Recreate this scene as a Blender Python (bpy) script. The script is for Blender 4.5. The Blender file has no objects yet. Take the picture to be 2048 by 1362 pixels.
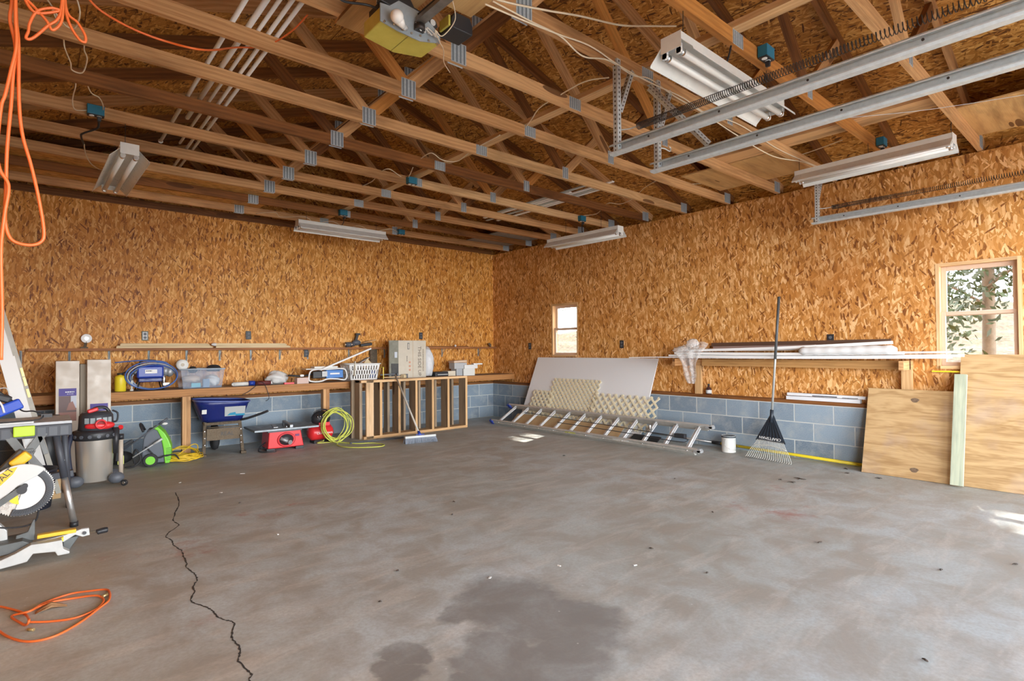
import bpy, math, random
from mathutils import Vector, Matrix
random.seed(7)
R = math.radians
sc = bpy.context.scene
col = sc.collection
# ------------------------------------------------------------------ camera, sky, sun, exposure
CAM = Vector((-6.603, -8.150, 1.251)); FPX = 1103.2
_yaw, _pit, _rol = 0.714533, 0.01555, -0.007685
_fw = Vector((math.sin(_yaw)*math.cos(_pit), math.cos(_yaw)*math.cos(_pit), math.sin(_pit)))
_rt = Vector((math.cos(_yaw), -math.sin(_yaw), 0)); _up = _rt.cross(_fw)
_r2 = _rt*math.cos(_rol) + _up*math.sin(_rol); _u2 = -_rt*math.sin(_rol) + _up*math.cos(_rol)
cd = bpy.data.cameras.new('camera'); cam = bpy.data.objects.new('camera', cd); col.objects.link(cam)
cd.sensor_fit = 'HORIZONTAL'; cd.sensor_width = 36; cd.lens = 36*FPX/2048; cd.clip_start = .05; cd.clip_end = 200
m = Matrix((( _r2.x, _u2.x, -_fw.x, CAM.x), (_r2.y, _u2.y, -_fw.y, CAM.y), (_r2.z, _u2.z, -_fw.z, CAM.z), (0, 0, 0, 1)))
cam.matrix_world = m
sc.camera = cam
sc.view_settings.view_transform = 'Standard'; sc.view_settings.look = 'None'
sc.view_settings.gamma = 1; sc.view_settings.use_curve_mapping = False
sc.view_settings.exposure = -0.04
sc.cycles.max_bounces = 6; sc.cycles.glossy_bounces = 2; sc.cycles.transmission_bounces = 2; sc.cycles.caustics_reflective = False; sc.cycles.caustics_refractive = False
w = bpy.data.worlds.new('sky'); sc.world = w; w.use_nodes = True
bg = w.node_tree.nodes['Background']; bg.inputs[1].default_value = 25.0
_g = w.node_tree.nodes.new('ShaderNodeTexCoord'); _s = w.node_tree.nodes.new('ShaderNodeSeparateXYZ'); _r = w.node_tree.nodes.new('ShaderNodeValToRGB')
w.node_tree.links.new(_g.outputs['Generated'], _s.inputs[0]); w.node_tree.links.new(_s.outputs['Z'], _r.inputs[0]); w.node_tree.links.new(_r.outputs[0], bg.inputs[0])
_e = _r.color_ramp.elements   # hazy sky: brightest low down
_e[0].position = 0; _e[0].color = (.93, .97, 1, 1); _e[1].position = 1; _e[1].color = (.10, .13, .19, 1)
for _p, _c in ((.16, (.93, .97, 1)), (.34, (.22, .25, .29)), (.6, (.09, .11, .15))):
    _n = _e.new(_p); _n.color = _c+(1,)
sl = bpy.data.lights.new('sun', 'SUN'); sl.energy = 20; sl.angle = R(1.0); sl.color = (1, .94, .84)
sun = bpy.data.objects.new('sun', sl); col.objects.link(sun)
sun.rotation_euler = Vector((1.5, .5, 1.68)).to_track_quat('Z', 'Y').to_euler(); sun.location = (8, 4, 9)
def portal(name, loc, rot, sx, sy):
    l = bpy.data.lights.new(name, 'AREA'); l.shape = 'RECTANGLE'; l.size = sx; l.size_y = sy
    l.cycles.is_portal = True
    o = bpy.data.objects.new(name, l); col.objects.link(o); o.location = loc; o.rotation_euler = rot
portal('portal_door', (-5.2, -9.42, 1.22), (R(90), 0, 0), 2.9, 2.44)
portal('portal_door', (-1.75, -9.42, 1.22), (R(90), 0, 0), 2.9, 2.44)
portal('portal_window', (.13, -1.86, 1.56), (0, R(90), 0), .9, .6)
portal('portal_window', (.13, -7.12, 1.54), (0, R(90), 0), 1.02, .62)

def P(u, v, x=None, y=None, z=None):
    """point of a known plane of the room, read off the photograph's 2048x1362 frame"""
    d = _fw + _r2*((u-1024)/FPX) - _u2*((v-681)/FPX)
    t = (x-CAM.x)/d.x if x is not None else (y-CAM.y)/d.y if y is not None else (z-CAM.z)/d.z
    return CAM + d*t

# ------------------------------------------------------------------ mesh builder
WM = {}
class MB:
    def __init__(s): s.v = []; s.f = []; s.uv = []; s.mi = []; s.sm = []
    def poly(s, pts, uvs=None, m=0, sm=False):
        b = len(s.v); s.v += [Vector(p) for p in pts]; s.f.append(list(range(b, b+len(pts))))
        s.uv.append(uvs or [(0, 0)]*len(pts)); s.mi.append(m); s.sm.append(sm)
    def box(s, c, d, rot=None, m=0, world=False, taper=None):
        """c centre, d full sizes, rot Matrix/Euler-z; UVs in metres, u along the longest side"""
        c = Vector(c); d = Vector(d); h = d/2
        if isinstance(rot, (int, float)): rot = Matrix.Rotation(rot, 3, 'Z')
        ou, ov = (0, 0) if world else (random.uniform(0, 40), random.uniform(0, 40))
        L = max(range(3), key=lambda i: d[i])
        b = len(s.v)
        for k in range(8):
            p = Vector(((-1, 1)[k & 1]*h.x, (-1, 1)[k >> 1 & 1]*h.y, (-1, 1)[k >> 2 & 1]*h.z))
            if taper and k >> 2 & 1: p.x *= taper; p.y *= taper
            if rot is not None: p = rot @ p
            s.v.append(c+p)
        loc = [Vector(((-1, 1)[k & 1]*h.x, (-1, 1)[k >> 1 & 1]*h.y, (-1, 1)[k >> 2 & 1]*h.z)) for k in range(8)]
        for ax, q in ((2, (0, 2, 3, 1)), (2, (4, 5, 7, 6)), (1, (0, 1, 5, 4)), (1, (2, 6, 7, 3)), (0, (0, 4, 6, 2)), (0, (1, 3, 7, 5))):
            s.f.append([b+k for k in q]); s.mi.append(m); s.sm.append(False)
            if world:
                a = [i for i in range(3) if i != ax]
                s.uv.append([(s.v[b+k][a[0]], s.v[b+k][a[1]]) for k in q])
            else:
                a = [i for i in range(3) if i != ax]
                if L in a: a = [L]+[i for i in a if i != L]
                s.uv.append([(loc[k][a[0]]+ou+ax*3.3, loc[k][a[1]]+ov+ax*1.7) for k in q])
        return s
    def span(s, p0, p1, m=0, world=False):
        p0 = Vector(p0); p1 = Vector(p1)
        d = Vector([abs(p1[i]-p0[i]) for i in range(3)])
        return s.box((p0+p1)/2, d, m=m, world=world)
    def beam(s, a, b, w, h, up=(0, 0, 1), m=0):
        a = Vector(a); b = Vector(b); X = (b-a).normalized(); Y = Vector(up).cross(X)
        Y = Y.normalized() if Y.length > 1e-6 else X.orthogonal().normalized()
        Z = X.cross(Y); rot = Matrix((X, Y, Z)).transposed()
        return s.box((a+b)/2, ((b-a).length, w, h), rot, m)
    def tube(s, pts, r, seg=8, m=0, cap=True, closed=False):
        pts = [Vector(p) for p in pts]; n = len(pts)
        rr = r if isinstance(r, (list, tuple)) else [r]*n
        b = len(s.v); N = None; acc = 0
        for i, p in enumerate(pts):
            if closed: t = (pts[(i+1) % n]-pts[i-1])
            else: t = pts[min(i+1, n-1)]-pts[max(i-1, 0)]
            t = t.normalized() if t.length > 1e-9 else Vector((0, 0, 1))
            if N is None: N = t.orthogonal().normalized()
            N = (N-t*N.dot(t)); N = N.normalized() if N.length > 1e-9 else t.orthogonal().normalized()
            B = t.cross(N)
            for k in range(seg):
                a = 2*math.pi*k/seg
                s.v.append(p+(N*math.cos(a)+B*math.sin(a))*rr[i])
        for i in range(n if closed else n-1):
            j = (i+1) % n; l = (pts[j]-pts[i]).length
            for k in range(seg):
                q = (k+1) % seg
                s.f.append([b+i*seg+k, b+i*seg+q, b+j*seg+q, b+j*seg+k]); s.mi.append(m); s.sm.append(True)
                s.uv.append([(acc, k/seg), (acc, (k+1)/seg), (acc+l, (k+1)/seg), (acc+l, k/seg)])
            acc += l
        if cap and not closed:
            for i, rev in ((0, True), (n-1, False)):
                f = [b+i*seg+k for k in range(seg)]
                s.f.append(f[::-1] if rev else f); s.mi.append(m); s.sm.append(False); s.uv.append([(0, 0)]*seg)
        return s
    def cyl(s, a, b, r, seg=20, r2=None, m=0):
        return s.tube([a, b], [r, r if r2 is None else r2], seg, m)
    def lathe(s, prof, c, axis=(0, 0, 1), seg=28, m=0):
        """prof list of (radius, height) along axis from c"""
        c = Vector(c); A = Vector(axis).normalized(); X = A.orthogonal().normalized(); Y = A.cross(X)
        b = len(s.v); n = len(prof)
        for r, h in prof:
            for k in range(seg):
                a = 2*math.pi*k/seg; s.v.append(c+A*h+(X*math.cos(a)+Y*math.sin(a))*max(r, 1e-4))
        for i in range(n-1):
            for k in range(seg):
                q = (k+1) % seg
                s.f.append([b+i*seg+k, b+i*seg+q, b+(i+1)*seg+q, b+(i+1)*seg+k]); s.mi.append(m); s.sm.append(True)
                s.uv.append([(k/seg, prof[i][1]), ((k+1)/seg, prof[i][1]), ((k+1)/seg, prof[i+1][1]), (k/seg, prof[i+1][1])])
        for i, rev in ((0, True), (n-1, False)):
            if prof[i][0] > 1e-3:
                f = [b+i*seg+k for k in range(seg)]
                s.f.append(f[::-1] if rev else f); s.mi.append(m); s.sm.append(False); s.uv.append([(0, 0)]*seg)
        return s
    def prism(s, poly, o, U, V, t, m=0, mside=None):
        """2-D outline extruded by t along U x V from origin o"""
        o = Vector(o); U = Vector(U).normalized(); V = Vector(V).normalized(); N = U.cross(V)
        b = len(s.v); n = len(poly)
        for k in (0, 1):
            for p in poly: s.v.append(o+U*p[0]+V*p[1]+N*t*k)
        s.f.append([b+i for i in range(n)][::-1]); s.f.append([b+n+i for i in range(n)])
        for _ in (0, 1): s.mi.append(m); s.sm.append(False)
        s.uv.append([(p[0], p[1]) for p in poly][::-1]); s.uv.append([(p[0], p[1]) for p in poly])
        for i in range(n):
            j = (i+1) % n
            s.f.append([b+i, b+j, b+n+j, b+n+i]); s.mi.append(m if mside is None else mside); s.sm.append(False)
            s.uv.append([(poly[i][0], poly[i][1]), (poly[j][0], poly[j][1]), (poly[j][0], poly[j][1]+t), (poly[i][0], poly[i][1]+t)])
        return s
    def grid(s, fn, nu, nv, m=0, sm=True, closeu=False):
        b = len(s.v)
        for j in range(nv+1):
            for i in range(nu+1): s.v.append(Vector(fn(i/nu, j/nv)))
        for j in range(nv):
            for i in range(nu):
                q = [b+j*(nu+1)+i, b+j*(nu+1)+i+1, b+(j+1)*(nu+1)+i+1, b+(j+1)*(nu+1)+i]
                s.f.append(q); s.mi.append(m); s.sm.append(sm)
                s.uv.append([(i/nu, j/nv), ((i+1)/nu, j/nv), ((i+1)/nu, (j+1)/nv), (i/nu, (j+1)/nv)])
        return s
    def ball(s, c, r, sq=(1, 1, 1), nu=20, nv=12, m=0, fn=None):
        c = Vector(c)
        def g(a, b_):
            th = 2*math.pi*a; ph = math.pi*(b_-.5)
            p = Vector((math.cos(th)*math.cos(ph), math.sin(th)*math.cos(ph), math.sin(ph)))
            k = fn(p) if fn else 1
            return c+Vector((p.x*sq[0], p.y*sq[1], p.z*sq[2]))*r*k
        return s.grid(g, nu, nv, m)
    def build(s, name, mats, parent=None, local=False, bev=0, solid=0, sub=0):
        me = bpy.data.meshes.new(name)
        vs = s.v
        if parent is not None:
            M = WM.get(parent.name, Matrix.Identity(4))
            if not local: Mi = M.inverted(); vs = [Mi @ v for v in vs]
        else:
            xs = [v.x for v in vs]; ys = [v.y for v in vs]; zs = [v.z for v in vs]
            org = Vector(((min(xs)+max(xs))/2, (min(ys)+max(ys))/2, min(zs))); vs = [v-org for v in vs]
        me.from_pydata([tuple(v) for v in vs], [], s.f)
        ul = me.uv_layers.new(name='UVMap'); k = 0
        for i, p in enumerate(me.polygons):
            p.material_index = s.mi[i]; p.use_smooth = s.sm[i]
            for j in range(p.loop_total): ul.data[p.loop_start+j].uv = s.uv[i][j]
        if not isinstance(mats, (list, tuple)): mats = [mats]
        for mm in mats: me.materials.append(mm)
        o = bpy.data.objects.new(name, me); col.objects.link(o)
        if parent is not None: o.parent = parent; WM[o.name] = WM.get(parent.name, Matrix.Identity(4))
        else: o.location = org; WM[o.name] = Matrix.Translation(org)
        if bev: b = o.modifiers.new('bevel', 'BEVEL'); b.width = bev; b.segments = 2; b.limit_method = 'ANGLE'; b.angle_limit = R(40)
        if solid: t = o.modifiers.new('solid', 'SOLIDIFY'); t.thickness = solid; t.offset = 0
        if sub: t = o.modifiers.new('sub', 'SUBSURF'); t.levels = t.render_levels = sub
        return o
def tag(o, label, cat, group=None, kind=None):
    if label: o['label'] = label
    if cat: o['category'] = cat
    if group: o['group'] = group
    if kind: o['kind'] = kind
    return o
def struct(o): o['kind'] = 'structure'; return o
def thing(name, label, cat, loc, rz=0, group=None):
    o = bpy.data.objects.new(name, None); col.objects.link(o); o.empty_display_size = .1
    o.location = loc; o.rotation_euler = (0, 0, rz)
    WM[o.name] = Matrix.Translation(Vector(loc)) @ Matrix.Rotation(rz, 4, 'Z')
    return tag(o, label, cat, group)
def copy_tree(o, parent=None):
    c = o.copy(); col.objects.link(c)
    if parent is not None: c.parent = parent
    WM[c.name] = WM.get(o.name, Matrix.Identity(4))
    for ch in list(o.children): copy_tree(ch, c)
    return c
def cr(pts, n=8, closed=False):
    """smooth path through points (Catmull-Rom)"""
    pts = [Vector(p) for p in pts]; out = []; N = len(pts)
    for i in range(N if closed else N-1):
        if closed: p0, p1, p2, p3 = pts[i-1], pts[i], pts[(i+1) % N], pts[(i+2) % N]
        else: p0, p1, p2, p3 = pts[max(i-1, 0)], pts[i], pts[i+1], pts[min(i+2, N-1)]
        for k in range(n):
            t = k/n
            out.append(.5*((2*p1)+(-p0+p2)*t+(2*p0-5*p1+4*p2-p3)*t*t+(-p0+3*p1-3*p2+p3)*t**3))
    if not closed: out.append(pts[-1])
    return out
def text_part(name, s, o, U, V, size, mat, parent, t=.0015, align='CENTER', sx=1):
    """solid lettering lying in the plane o,U,V"""
    cu = bpy.data.curves.new(name, 'FONT'); cu.body = s; cu.size = size; cu.extrude = t/2
    cu.align_x = align; cu.align_y = 'CENTER'; cu.resolution_u = 2
    tmp = bpy.data.objects.new('tmp_text', cu); col.objects.link(tmp)
    dg = bpy.context.evaluated_depsgraph_get(); dg.update()
    me = bpy.data.meshes.new_from_object(tmp.evaluated_get(dg))
    bpy.data.objects.remove(tmp)
    U = Vector(U).normalized(); V = Vector(V).normalized(); N = U.cross(V)
    M = Matrix(((U.x*sx, V.x, N.x, o[0]), (U.y*sx, V.y, N.y, o[1]), (U.z*sx, V.z, N.z, o[2]), (0, 0, 0, 1)))
    me.transform(WM.get(parent.name, Matrix.Identity(4)).inverted() @ M)
    me.materials.clear(); me.materials.append(mat)
    ob = bpy.data.objects.new(name, me); col.objects.link(ob); ob.parent = parent; WM[ob.name] = WM[parent.name]
    return ob

def print_rows(name, o, U, V, w, h, n, mat, parent, seed=1):
    """rows of small dashes: print too small to read in the photograph"""
    rg = random.Random(seed); U = Vector(U).normalized(); V = Vector(V).normalized(); N = U.cross(V); o = Vector(o); b = MB()
    for r_ in range(n):
        x = -w/2; v = h*(.5-(r_+.5)/n)
        while x < w/2-.004:
            l = min(rg.uniform(.006, .022), w/2-x); c = o+U*(x+l/2)+V*v+N*.0004
            b.box(c, (l, h/n*.55, .0008), Matrix((U, V, N)).transposed()); x += l+rg.uniform(.003, .006)
    return b.build(name, mat, parent)

# ------------------------------------------------------------------ materials
class NT:
    def __init__(s, name):
        s.m = bpy.data.materials.new(name); s.m.use_nodes = True; s.t = s.m.node_tree; s.n = s.t.nodes; s.l = s.t.links
        s.b = s.n['Principled BSDF']; s._uv = None
    def node(s, t, **k):
        n = s.n.new(t)
        for a, b in k.items(): setattr(n, a, b)
        return n
    def link(s, a, b): s.l.new(a, b)
    def uv(s):
        if not s._uv: s._uv = s.node('ShaderNodeTexCoord').outputs['UV']
        return s._uv
    def rnd(s): return s.node('ShaderNodeObjectInfo').outputs['Random']
    def math(s, op, a, b=None, c=None, clamp=False):
        n = s.node('ShaderNodeMath', operation=op); n.use_clamp = clamp
        for i, x in enumerate((a, b, c)):
            if x is None: continue
            if isinstance(x, (int, float)): n.inputs[i].default_value = x
            else: s.link(x, n.inputs[i])
        return n.outputs[0]
    def mapping(s, vec, scale=(1, 1, 1), rot=(0, 0, 0), loc=(0, 0, 0)):
        n = s.node('ShaderNodeMapping'); s.link(vec, n.inputs[0])
        n.inputs['Scale'].default_value = scale; n.inputs['Rotation'].default_value = rot; n.inputs['Location'].default_value = loc
        return n.outputs[0]
    def noise(s, vec, scale, detail=4, rough=.55, dist=0, w=None):
        n = s.node('ShaderNodeTexNoise'); n.inputs['Scale'].default_value = scale; n.inputs['Detail'].default_value = detail
        n.inputs['Roughness'].default_value = rough; n.inputs['Distortion'].default_value = dist
        s.link(vec, n.inputs['Vector']); return n
    def vor(s, vec, scale, feat='F1', metric='EUCLIDEAN', rand=1):
        n = s.node('ShaderNodeTexVoronoi', feature=feat, distance=metric); n.inputs['Scale'].default_value = scale
        n.inputs['Randomness'].default_value = rand; s.link(vec, n.inputs['Vector']); return n
    def ramp(s, fac, stops, interp='LINEAR'):
        n = s.node('ShaderNodeValToRGB'); e = n.color_ramp.elements; n.color_ramp.interpolation = interp
        while len(e) < len(stops): e.new(.5)
        for i, (p, c) in enumerate(stops):
            e[i].position = p; e[i].color = tuple(c)+(1,) if isinstance(c, (tuple, list)) else (c, c, c, 1)
        s.link(fac, n.inputs[0]); return n.outputs[0]
    def mix(s, fac, a, b, mode='MIX'):
        n = s.node('ShaderNodeMix', data_type='RGBA', blend_type=mode)
        for i, x in ((0, fac), (6, a), (7, b)):
            if isinstance(x, (int, float)): n.inputs[i].default_value = x
            elif isinstance(x, (tuple, list)): n.inputs[i].default_value = tuple(x)+(1,)
            else: s.link(x, n.inputs[i])
        return n.outputs[2]
    def bump(s, h, strength=.3, dist=.01):
        n = s.node('ShaderNodeBump'); n.inputs['Strength'].default_value = strength; n.inputs['Distance'].default_value = dist
        s.link(h, n.inputs['Height']); s.link(n.outputs[0], s.b.inputs['Normal'])
    def done(s, colour=None, rough=.6, metal=0, spec=.5):
        if colour is not None:
            if isinstance(colour, (tuple, list)): s.b.inputs['Base Color'].default_value = tuple(colour)+(1,)
            else: s.link(colour, s.b.inputs['Base Color'])
        if isinstance(rough, (int, float)): s.b.inputs['Roughness'].default_value = rough
        else: s.link(rough, s.b.inputs['Roughness'])
        s.b.inputs['Metallic'].default_value = metal; s.b.inputs['Specular IOR Level'].default_value = spec
        return s.m
def comb(n, x, y, z=0):
    c = n.node('ShaderNodeCombineXYZ')
    for i, q in enumerate((x, y, z)):
        if isinstance(q, (int, float)): c.inputs[i].default_value = q
        else: n.link(q, c.inputs[i])
    return c.outputs[0]
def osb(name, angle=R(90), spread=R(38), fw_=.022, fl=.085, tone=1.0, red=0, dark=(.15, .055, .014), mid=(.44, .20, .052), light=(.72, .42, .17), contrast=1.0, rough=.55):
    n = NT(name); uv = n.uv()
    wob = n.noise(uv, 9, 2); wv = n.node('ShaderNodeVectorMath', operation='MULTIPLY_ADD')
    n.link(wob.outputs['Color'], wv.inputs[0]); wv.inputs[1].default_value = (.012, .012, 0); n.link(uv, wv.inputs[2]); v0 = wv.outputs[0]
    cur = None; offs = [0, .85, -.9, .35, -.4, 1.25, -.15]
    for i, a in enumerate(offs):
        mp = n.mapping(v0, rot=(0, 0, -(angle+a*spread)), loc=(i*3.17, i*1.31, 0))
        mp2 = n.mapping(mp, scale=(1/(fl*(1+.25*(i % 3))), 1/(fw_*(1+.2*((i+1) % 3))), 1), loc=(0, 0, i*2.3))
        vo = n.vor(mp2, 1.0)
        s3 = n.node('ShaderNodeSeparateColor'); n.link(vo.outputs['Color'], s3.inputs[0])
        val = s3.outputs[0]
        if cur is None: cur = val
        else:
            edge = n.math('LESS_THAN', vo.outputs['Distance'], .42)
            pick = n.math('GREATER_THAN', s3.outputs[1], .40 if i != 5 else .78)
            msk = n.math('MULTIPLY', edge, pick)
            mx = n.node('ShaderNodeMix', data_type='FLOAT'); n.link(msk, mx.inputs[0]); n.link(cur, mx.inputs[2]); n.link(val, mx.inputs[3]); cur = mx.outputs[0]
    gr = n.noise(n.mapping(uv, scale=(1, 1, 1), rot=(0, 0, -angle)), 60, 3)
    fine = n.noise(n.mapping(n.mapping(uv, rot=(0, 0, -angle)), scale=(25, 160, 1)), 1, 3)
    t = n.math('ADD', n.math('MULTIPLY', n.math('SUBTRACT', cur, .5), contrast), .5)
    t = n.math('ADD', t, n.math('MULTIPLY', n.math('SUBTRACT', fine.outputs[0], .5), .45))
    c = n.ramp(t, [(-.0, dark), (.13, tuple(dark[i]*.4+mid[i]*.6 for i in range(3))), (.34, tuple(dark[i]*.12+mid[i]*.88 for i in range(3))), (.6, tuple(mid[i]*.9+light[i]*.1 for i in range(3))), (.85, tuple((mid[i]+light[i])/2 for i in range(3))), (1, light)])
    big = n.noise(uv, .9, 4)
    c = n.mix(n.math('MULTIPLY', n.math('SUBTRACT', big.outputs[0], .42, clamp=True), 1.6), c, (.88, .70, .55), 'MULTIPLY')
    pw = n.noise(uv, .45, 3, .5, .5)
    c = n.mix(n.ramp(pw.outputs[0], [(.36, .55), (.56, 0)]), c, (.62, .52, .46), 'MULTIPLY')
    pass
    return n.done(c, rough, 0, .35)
def wood(name, a, b, knot=(.12, .045, .015), var=.35, gs=1.0, rough=.6, dirt=.0):
    """sawn softwood: grain along u, knots, per-piece variation"""
    n = NT(name); uv = n.uv(); rd = n.rnd()
    off = comb(n, n.math('MULTIPLY', rd, 37.0), n.math('MULTIPLY', rd, 91.0), 0)
    ad = n.node('ShaderNodeVectorMath', operation='ADD'); n.link(uv, ad.inputs[0]); n.link(off, ad.inputs[1]); p = ad.outputs[0]
    kv = n.vor(n.mapping(p, scale=(1.1, 5.5, 1)), 1.0)
    kd = kv.outputs['Distance']
    ks = n.node('ShaderNodeSeparateColor'); n.link(kv.outputs['Color'], ks.inputs[0])
    has = n.math('GREATER_THAN', ks.outputs[0], .55)
    pull = n.math('MULTIPLY', n.math('SUBTRACT', .45, kd, clamp=True), has)
    warp = n.noise(n.mapping(p, scale=(.8, 3, 1)), 1, 3)
    vv = n.math('ADD', n.math('MULTIPLY', warp.outputs[0], 3.2), n.math('MULTIPLY', pull, 7.0))
    sp = n.node('ShaderNodeSeparateXYZ'); n.link(p, sp.inputs[0])
    ring = n.math('SINE', n.math('ADD', n.math('MULTIPLY', sp.outputs[1], 190*gs), n.math('MULTIPLY', vv, 5.0)))
    fine = n.noise(n.mapping(p, scale=(4, 260, 1)), 1, 3)
    t = n.math('ADD', n.math('MULTIPLY', ring, .11), n.math('MULTIPLY', fine.outputs[0], .95))
    t = n.math('ADD', t, n.math('MULTIPLY', n.math('SUBTRACT', rd, .5), var))
    c = n.ramp(t, [(.1, b), (.75, a)])
    kn = n.math('MULTIPLY', n.math('LESS_THAN', kd, .15), has)
    c = n.mix(n.math('MULTIPLY', kn, .85), c, knot)
    st = n.noise(n.mapping(p, scale=(.9, 6, 1)), 1.2, 4, .6)
    c = n.mix(n.math('MULTIPLY', n.math('SUBTRACT', st.outputs[0], .49, clamp=True), 3.6+dirt, clamp=True), c, tuple(x*.5 for x in b))
    n.bump(fine.outputs[0], .2, .002)
    return n.done(c, rough, 0, .3)
def plain(name, c, rough=.5, metal=0, var=.0, sp=.5, grime=0, scale=14):
    n = NT(name)
    if grime:
        tc = n.node('ShaderNodeTexCoord').outputs['Object']
        no = n.noise(tc, scale, 5, .6)
        cc = n.mix(n.ramp(no.outputs[0], [(.35, 0), (.7, grime)]), c, tuple(x*.45 for x in c))
        r = n.ramp(no.outputs[0], [(.3, max(rough-.12, .05)), (.7, min(rough+.15, 1))])
        return n.done(cc, r, metal, sp)
    return n.done(c, rough, metal, sp)
# ------------------------------------------------------------------ the materials of this garage
OSBW = osb('osb_wall', R(90), R(38), .019, .095, mid=(.68, .285, .040), light=(.98, .60, .22), dark=(.20, .055, .008), contrast=1.02)
OSBR = osb('osb_wall_side', R(90), R(44), .021, .10, mid=(.62, .275, .062), light=(.96, .62, .30), dark=(.22, .072, .015), contrast=1.02)
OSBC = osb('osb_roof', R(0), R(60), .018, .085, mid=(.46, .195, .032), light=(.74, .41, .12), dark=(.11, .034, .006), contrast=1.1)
PINE = wood('pine_framing', (.70, .41, .19), (.38, .17, .06), var=.5)
PINEL = wood('pine_light', (.78, .52, .28), (.55, .31, .13))
PINED = wood('pine_dark', (.30, .12, .035), (.12, .042, .013))
PINEO = wood('pine_orange', (.66, .30, .08), (.40, .15, .035))
TRIMW = wood('pale_trim_wood', (.80, .66, .42), (.66, .50, .28), gs=.6)
GREYW = wood('weathered_wood', (.40, .30, .20), (.24, .17, .11), knot=(.06, .03, .015))
BENCHT = plain('worn_bench_top', (.30, .25, .21), .7, grime=.5)
REDW = wood('stained_shelf_wood', (.42, .17, .06), (.22, .075, .025))
GALV = plain('galvanised_steel', (.66, .71, .72), .42, .45, grime=.3, scale=30)
PLATE = plain('truss_plate_steel', (.52, .58, .62), .5, .35, grime=.3, scale=60)
PLATED = plain('plate_teeth_rows', (.20, .24, .27), .6, .4)
BLACK = plain('black_plastic', (.025, .026, .03), .45)
RUBBER = plain('black_rubber', (.03, .03, .032), .75)
DGREY = plain('dark_grey_plastic', (.10, .11, .13), .5)
LGREY = plain('light_grey_plastic', (.55, .56, .56), .5)
WHITE = plain('white_plastic', (.80, .80, .78), .45)
WENAM = plain('white_enamel', (.78, .78, .74), .35, grime=.15)
CREAM = plain('cream_plastic', (.80, .72, .52), .5)
TUBEG = plain('lamp_glass_unlit', (.86, .86, .83), .18)
JBLUE = plain('blue_box_plastic', (.02, .17, .27), .5)
ORANGE = plain('orange_cable', (.78, .16, .035), .45)
ROMEX = plain('cream_cable', (.80, .68, .50), .5)
YELC = plain('yellow_cable', (.72, .62, .05), .45)
YELH = plain('yellow_green_hose', (.62, .66, .12), .45)
YELP = plain('yellow_paint', (.85, .66, .03), .4)
SPRING = plain('spring_steel', (.055, .045, .04), .5, .6)
BLUE = plain('blue_plastic', (.02, .055, .36), .35)
BLUEM = plain('blue_hose', (.05, .13, .42), .4)
RED = plain('red_plastic', (.72, .03, .035), .35)
GREEN = plain('green_plastic', (.22, .68, .05), .4)
LIME = plain('lime_plastic', (.52, .80, .04), .45)
STEEL = plain('brushed_steel', (.62, .60, .56), .25, .95, grime=.15)
ALU = plain('aluminium', (.66, .66, .65), .38, .85, grime=.2, scale=20)
ALUM = plain('grey_cast_metal', (.42, .43, .44), .5, .5)
CARD = plain('cardboard', (.62, .56, .46), .8, grime=.12)
BROWNC = plain('brown_cardboard', (.55, .36, .18), .8)
PAPER = plain('white_paper', (.80, .80, .78), .8)
MUD = plain('muddy_metal', (.16, .12, .08), .8, .2, grime=.7, scale=40)
NAVY = plain('navy_steel', (.012, .022, .16), .35, .0, grime=.25)
PURPLE = plain('purple_label', (.06, .035, .26), .5)
SHEET = plain('white_sheet_board', (.80, .81, .83), .45)
VINYL = plain('white_vinyl', (.84, .84, .83), .35)
YGREEN = plain('yellow_enamel_opener', (.62, .54, .10), .4, grime=.2)
CHROME = plain('chrome', (.75, .75, .75), .15, 1)
INK = plain('printed_ink', (.04, .04, .05), .7)
def plastic_film(name, c, a):
    n = NT(name)
    tr = n.node('ShaderNodeBsdfTransparent'); tr.inputs[0].default_value = (1, 1, 1, 1)
    n.b.inputs['Base Color'].default_value = tuple(c)+(1,); n.b.inputs['Roughness'].default_value = .22
    no = n.noise(n.node('ShaderNodeTexCoord').outputs['Object'], 22, 4, .6, .8)
    n.bump(no.outputs[0], .5, .01)
    mx = n.node('ShaderNodeMixShader')
    n.link(n.ramp(no.outputs[0], [(.35, a-.15), (.65, a+.2)]), mx.inputs[0])
    n.link(tr.outputs[0], mx.inputs[1]); n.link(n.b.outputs[0], mx.inputs[2])
    n.link(mx.outputs[0], n.n['Material Output'].inputs[0]); return n.m
FILM = plastic_film('clear_plastic_film', (.92, .92, .92), .40)
def clear_plastic():
    n = NT('clear_tote_plastic'); tr = n.node('ShaderNodeBsdfTransparent'); mx = n.node('ShaderNodeMixShader'); mx.inputs[0].default_value = .30
    n.b.inputs['Base Color'].default_value = (.55, .70, .90, 1); n.b.inputs['Roughness'].default_value = .2
    n.link(tr.outputs[0], mx.inputs[1]); n.link(n.b.outputs[0], mx.inputs[2]); n.link(mx.outputs[0], n.n['Material Output'].inputs[0]); return n.m
TOTEM = clear_plastic()
def glass():
    n = NT('window_glass'); tr = n.node('ShaderNodeBsdfTransparent'); gl = n.node('ShaderNodeBsdfGlossy')
    gl.inputs['Roughness'].default_value = .02; mx = n.node('ShaderNodeMixShader'); mx.inputs[0].default_value = .06
    n.link(tr.outputs[0], mx.inputs[1]); n.link(gl.outputs[0], mx.inputs[2])
    n.link(mx.outputs[0], n.n['Material Output'].inputs[0]); return n.m
GLASS = glass()
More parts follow.
